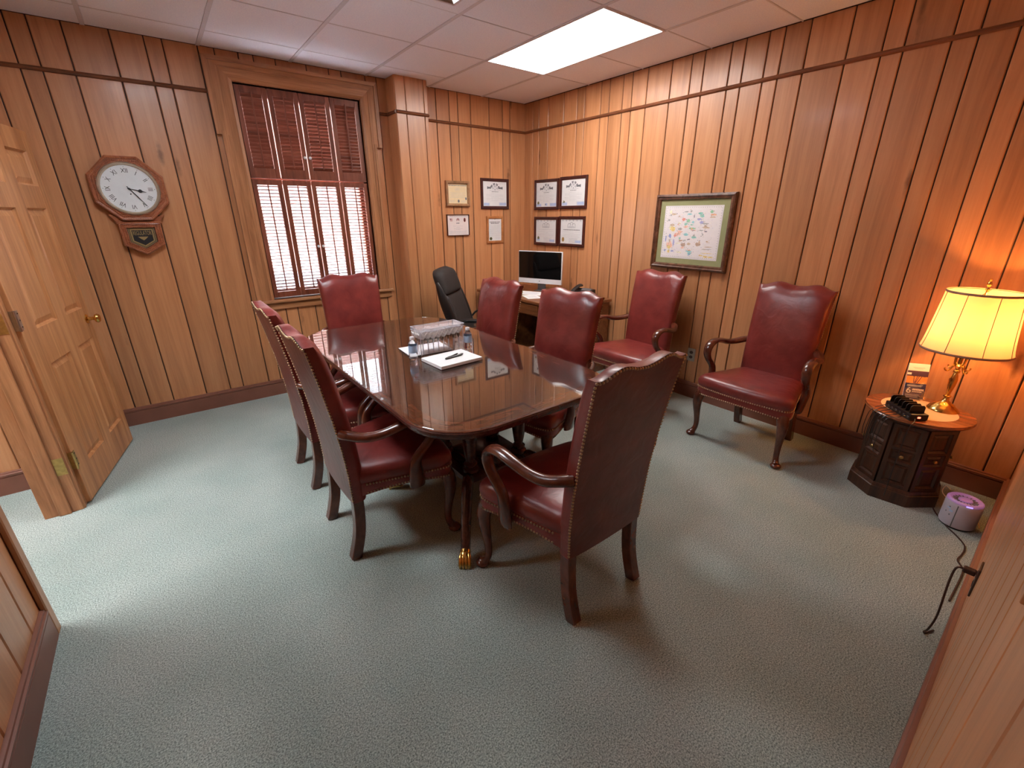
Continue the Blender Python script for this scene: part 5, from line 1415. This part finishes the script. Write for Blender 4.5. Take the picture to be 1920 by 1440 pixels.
# brochure stand
bh = thing('brochure_stand', 'clear stand with a printed leaflet, white number six on navy', 'brochure stand', (-.195, -3.905, .5213), math.radians(-58))
Rb = Matrix.Rotation(-.22, 4, 'X')
mb = MB(); mb.M = Rb; mb.box(-.056, .056, .0, .002, 0, .205); mb.build('back_plate', 'acrylic', bh)
mb = MB(); mb.M = Rb; mb.box(-.056, .056, -.018, -.016, 0, .070); mb.box(-.056, .056, -.018, .0, 0, .002); mb.build('pocket', 'acrylic', bh, merge=False)
mb = MB(); mb.M = Matrix.Rotation(.35, 4, 'X'); mb.box(-.05, .05, .006, .008, 0, .13); mb.build('prop', 'acrylic', bh)
lf = MB(); lf.M = Rb; lf.box(-.050, .050, -.006, -.002, .003, .215); lf = lf.build('leaflet', 'paper', bh)
mb = MB(); mb.M = Rb; y = -.0064
def rect(a, b, c_, d_, k, dy=0): mb.cur = k; mb.quad((a, y - dy, c_), (b, y - dy, c_), (b, y - dy, d_), (a, y - dy, d_))
rect(-.050, .050, .005, .098, 0); rect(-.050, .050, .098, .172, 1); rect(-.050, .050, .140, .172, 2, .0001)
for k, (tx, tz) in enumerate(((-.030, .150), (-.016, .146), (.002, .148), (.018, .150), (.034, .146))):
    mb.cur = 2; mb.add([(tx + .012 * math.cos(2 * math.pi * i / 9), y - .0003, tz + .008 * math.sin(2 * math.pi * i / 9)) for i in range(9)], [tuple(range(9))])
for a, b in ((-.012, -.016), (-.004, .012), (.004, .026), (-.008, .003)):
    mb.cur = 2; mb.quad((a - .002, y - .0003, .100), (a + .002, y - .0003, .100), (b + .0015, y - .0003, .150), (b - .0015, y - .0003, .150))
rect(-.050, -.030, .148, .160, 3, .0004)
for zz, w_ in ((.086, .075), (.080, .070)): rect(-.040, -.040 + w_, zz, zz + .0022, 3, .0002)
for zz, w_ in ((.030, .065), (.024, .072), (.018, .060), (.012, .066)): rect(-.040, -.040 + w_, zz, zz + .0018, 3, .0002)
for zz, w_, hh in ((.056, .050, .010), (.046, .044, .005)):
    x_ = -.010
    while x_ < -.010 + w_: rect(x_, x_ + .0062, zz, zz + hh, 3, .0002); x_ += .0078
rect(-.028, .028, .190, .1925, 4, .0002); rect(-.02, .02, .184, .186, 4, .0002)
vs_, fs = text_geo('6', .048); mb.cur = 3
mb.M = Rb @ Matrix.Translation((-.028, y - .0004, .054)) @ Matrix.Rotation(math.pi / 2, 4, 'X') @ Matrix.Diagonal((1.1, 1, 1, 1)); mb.add(vs_, fs)
mb.build('print', ['navy', 'orange', 'violetprint', 'paper', 'inkfaint'], lf, merge=False)

# ------------------------------------------------------------------ air purifier and cords
ax, ay = -.492, -4.282
au = thing('air_purifier', 'small white round air purifier with a violet glowing top on the carpet', 'air purifier', (ax, ay, 0), math.radians(0))
MB().lathe([(.066, 0), (.070, .004), (.070, .010)], 40).build('foot', 'blackplastic', au, smooth=True)
MB().lathe([(.071, .010), (.073, .016), (.0735, .130), (.072, .142), (.068, .146)], 48).build('body', 'purifier', au, smooth=True, angle=50)
MB().lathe([(.046, .146), (.050, .150), (.058, .158), (.066, .158), (.0715, .152), (.0715, .146), (.066, .143), (.046, .146)], 48, cap=False).build('glow_ring', 'ring', au, smooth=True, angle=60)
MB().lathe([(.056, .145), (.056, .148)], 40).build('grille_plate', 'purifier', au)
mb = MB()
for k in range(18):
    a = 2 * math.pi * k / 18; mb.M = Matrix.Rotation(a, 4, 'Z'); mb.box(.030, .050, -.0015, .0015, .148, .151)
mb.build('grille', 'greyplastic', au, merge=False)
MB().lathe([(.027, .148), (.027, .155), (.022, .157), (.0005, .157)], 28).build('dust_cap', 'ring', au, smooth=True)
a0 = math.atan2(-4.366 - ay, -3.555 - ax)
mb = MB()
for da, hh, zz, k in ((-.33, .020, .100, 0),):
    pass
def patch(da, w_, z0, z1, mat, r_=.0742, nm='sticker'):
    mb = MB(); n = 8
    mb.loft([[((r_) * math.cos(a0 + da + w_ * (i / n - .5)), (r_) * math.sin(a0 + da + w_ * (i / n - .5)), z_) for i in range(n + 1)] for z_ in (z0, z1)], cap=False, closed=False)
    return mb.build(nm, mat, au, smooth=True)
patch(-.20, .06, .012, .138, 'greyplastic', .0738, 'seam_strip')
patch(-.66, .26, .106, .112, 'label_blue'); patch(-.48, .22, .092, .102, 'label_blue'); patch(-.62, .10, .114, .120, 'ink'); patch(-.78, .08, .080, .088, 'ink'); patch(-.50, .08, .070, .078, 'ink')
patch(.34, .35, .1462, .1530, 'uv', .0722, 'violet_light')
# handle cord
hc = tag(MB().tube(smooth_path([(-.438, -4.215, .10), (-.415, -4.185, .12), (-.405, -4.190, .155), (-.425, -4.215, .150)], 4), .0022, 6).build('cord_loop', 'creamcord', smooth=True), 'thin cream cord loop behind the air purifier', 'cord')
mb = MB().tube(smooth_path([(-.405, -4.285, .085), (-.360, -4.315, .080), (-.345, -4.330, .040), (-.375, -4.345, .012), (-.440, -4.350, .004), (-.470, -4.352, .004)], 4), .0022, 6)
mb.tube(smooth_path([(-.420, -4.275, .060), (-.365, -4.320, .035), (-.345, -4.335, .020), (-.350, -4.340, .010), (-.420, -4.362, .004), (-.450, -4.366, .004)], 4), .0022, 6)
tag(mb.build('cord_loop', 'creamcord', smooth=True, merge=False), 'crossed cream cords right of the air purifier', 'cord')
# brown cord along the near baseboard, up to the outlet
pts = [(-.40, -4.17, .004), (-.46, -4.195, .004), (-.56, -4.255, .004), (-.62, -4.305, .004), (-.68, -4.343, .004), (-.73, -4.352, .004), (-.79, -4.350, .004), (-.85, -4.346, .004), (-.91, -4.374, .004), (-1.02, -4.378, .004), (-1.2, -4.375, .004)]
tag(MB().tube(smooth_path(pts, 4), .0035, 6).build('floor_cord', 'browncord', smooth=True), 'brown power cord running along the baseboard from the purifier', 'cord')
pl_ = thing('power_plug', 'dark plug with hanging cord in the near wall outlet', 'plug', near_pt(-1.50, .0082, .356), NR)
bx(-.012, .012, -.034, -.0002, -.010, .010).build('plug_body', 'browncord', pl_, bevel=.004, seg=2)

MB().tube(smooth_path([(0, -.034, 0), (.010, -.050, -.006), (.030, -.052, -.060), (.036, -.046, -.160), (.018, -.044, -.240), (.020, -.050, -.300), (-.012, -.058, -.345), (-.020, -.052, -.3525), (-.06, -.035, -.3525)], 4), .0035, 6).build('plug_cord', 'browncord', pl_, smooth=True)
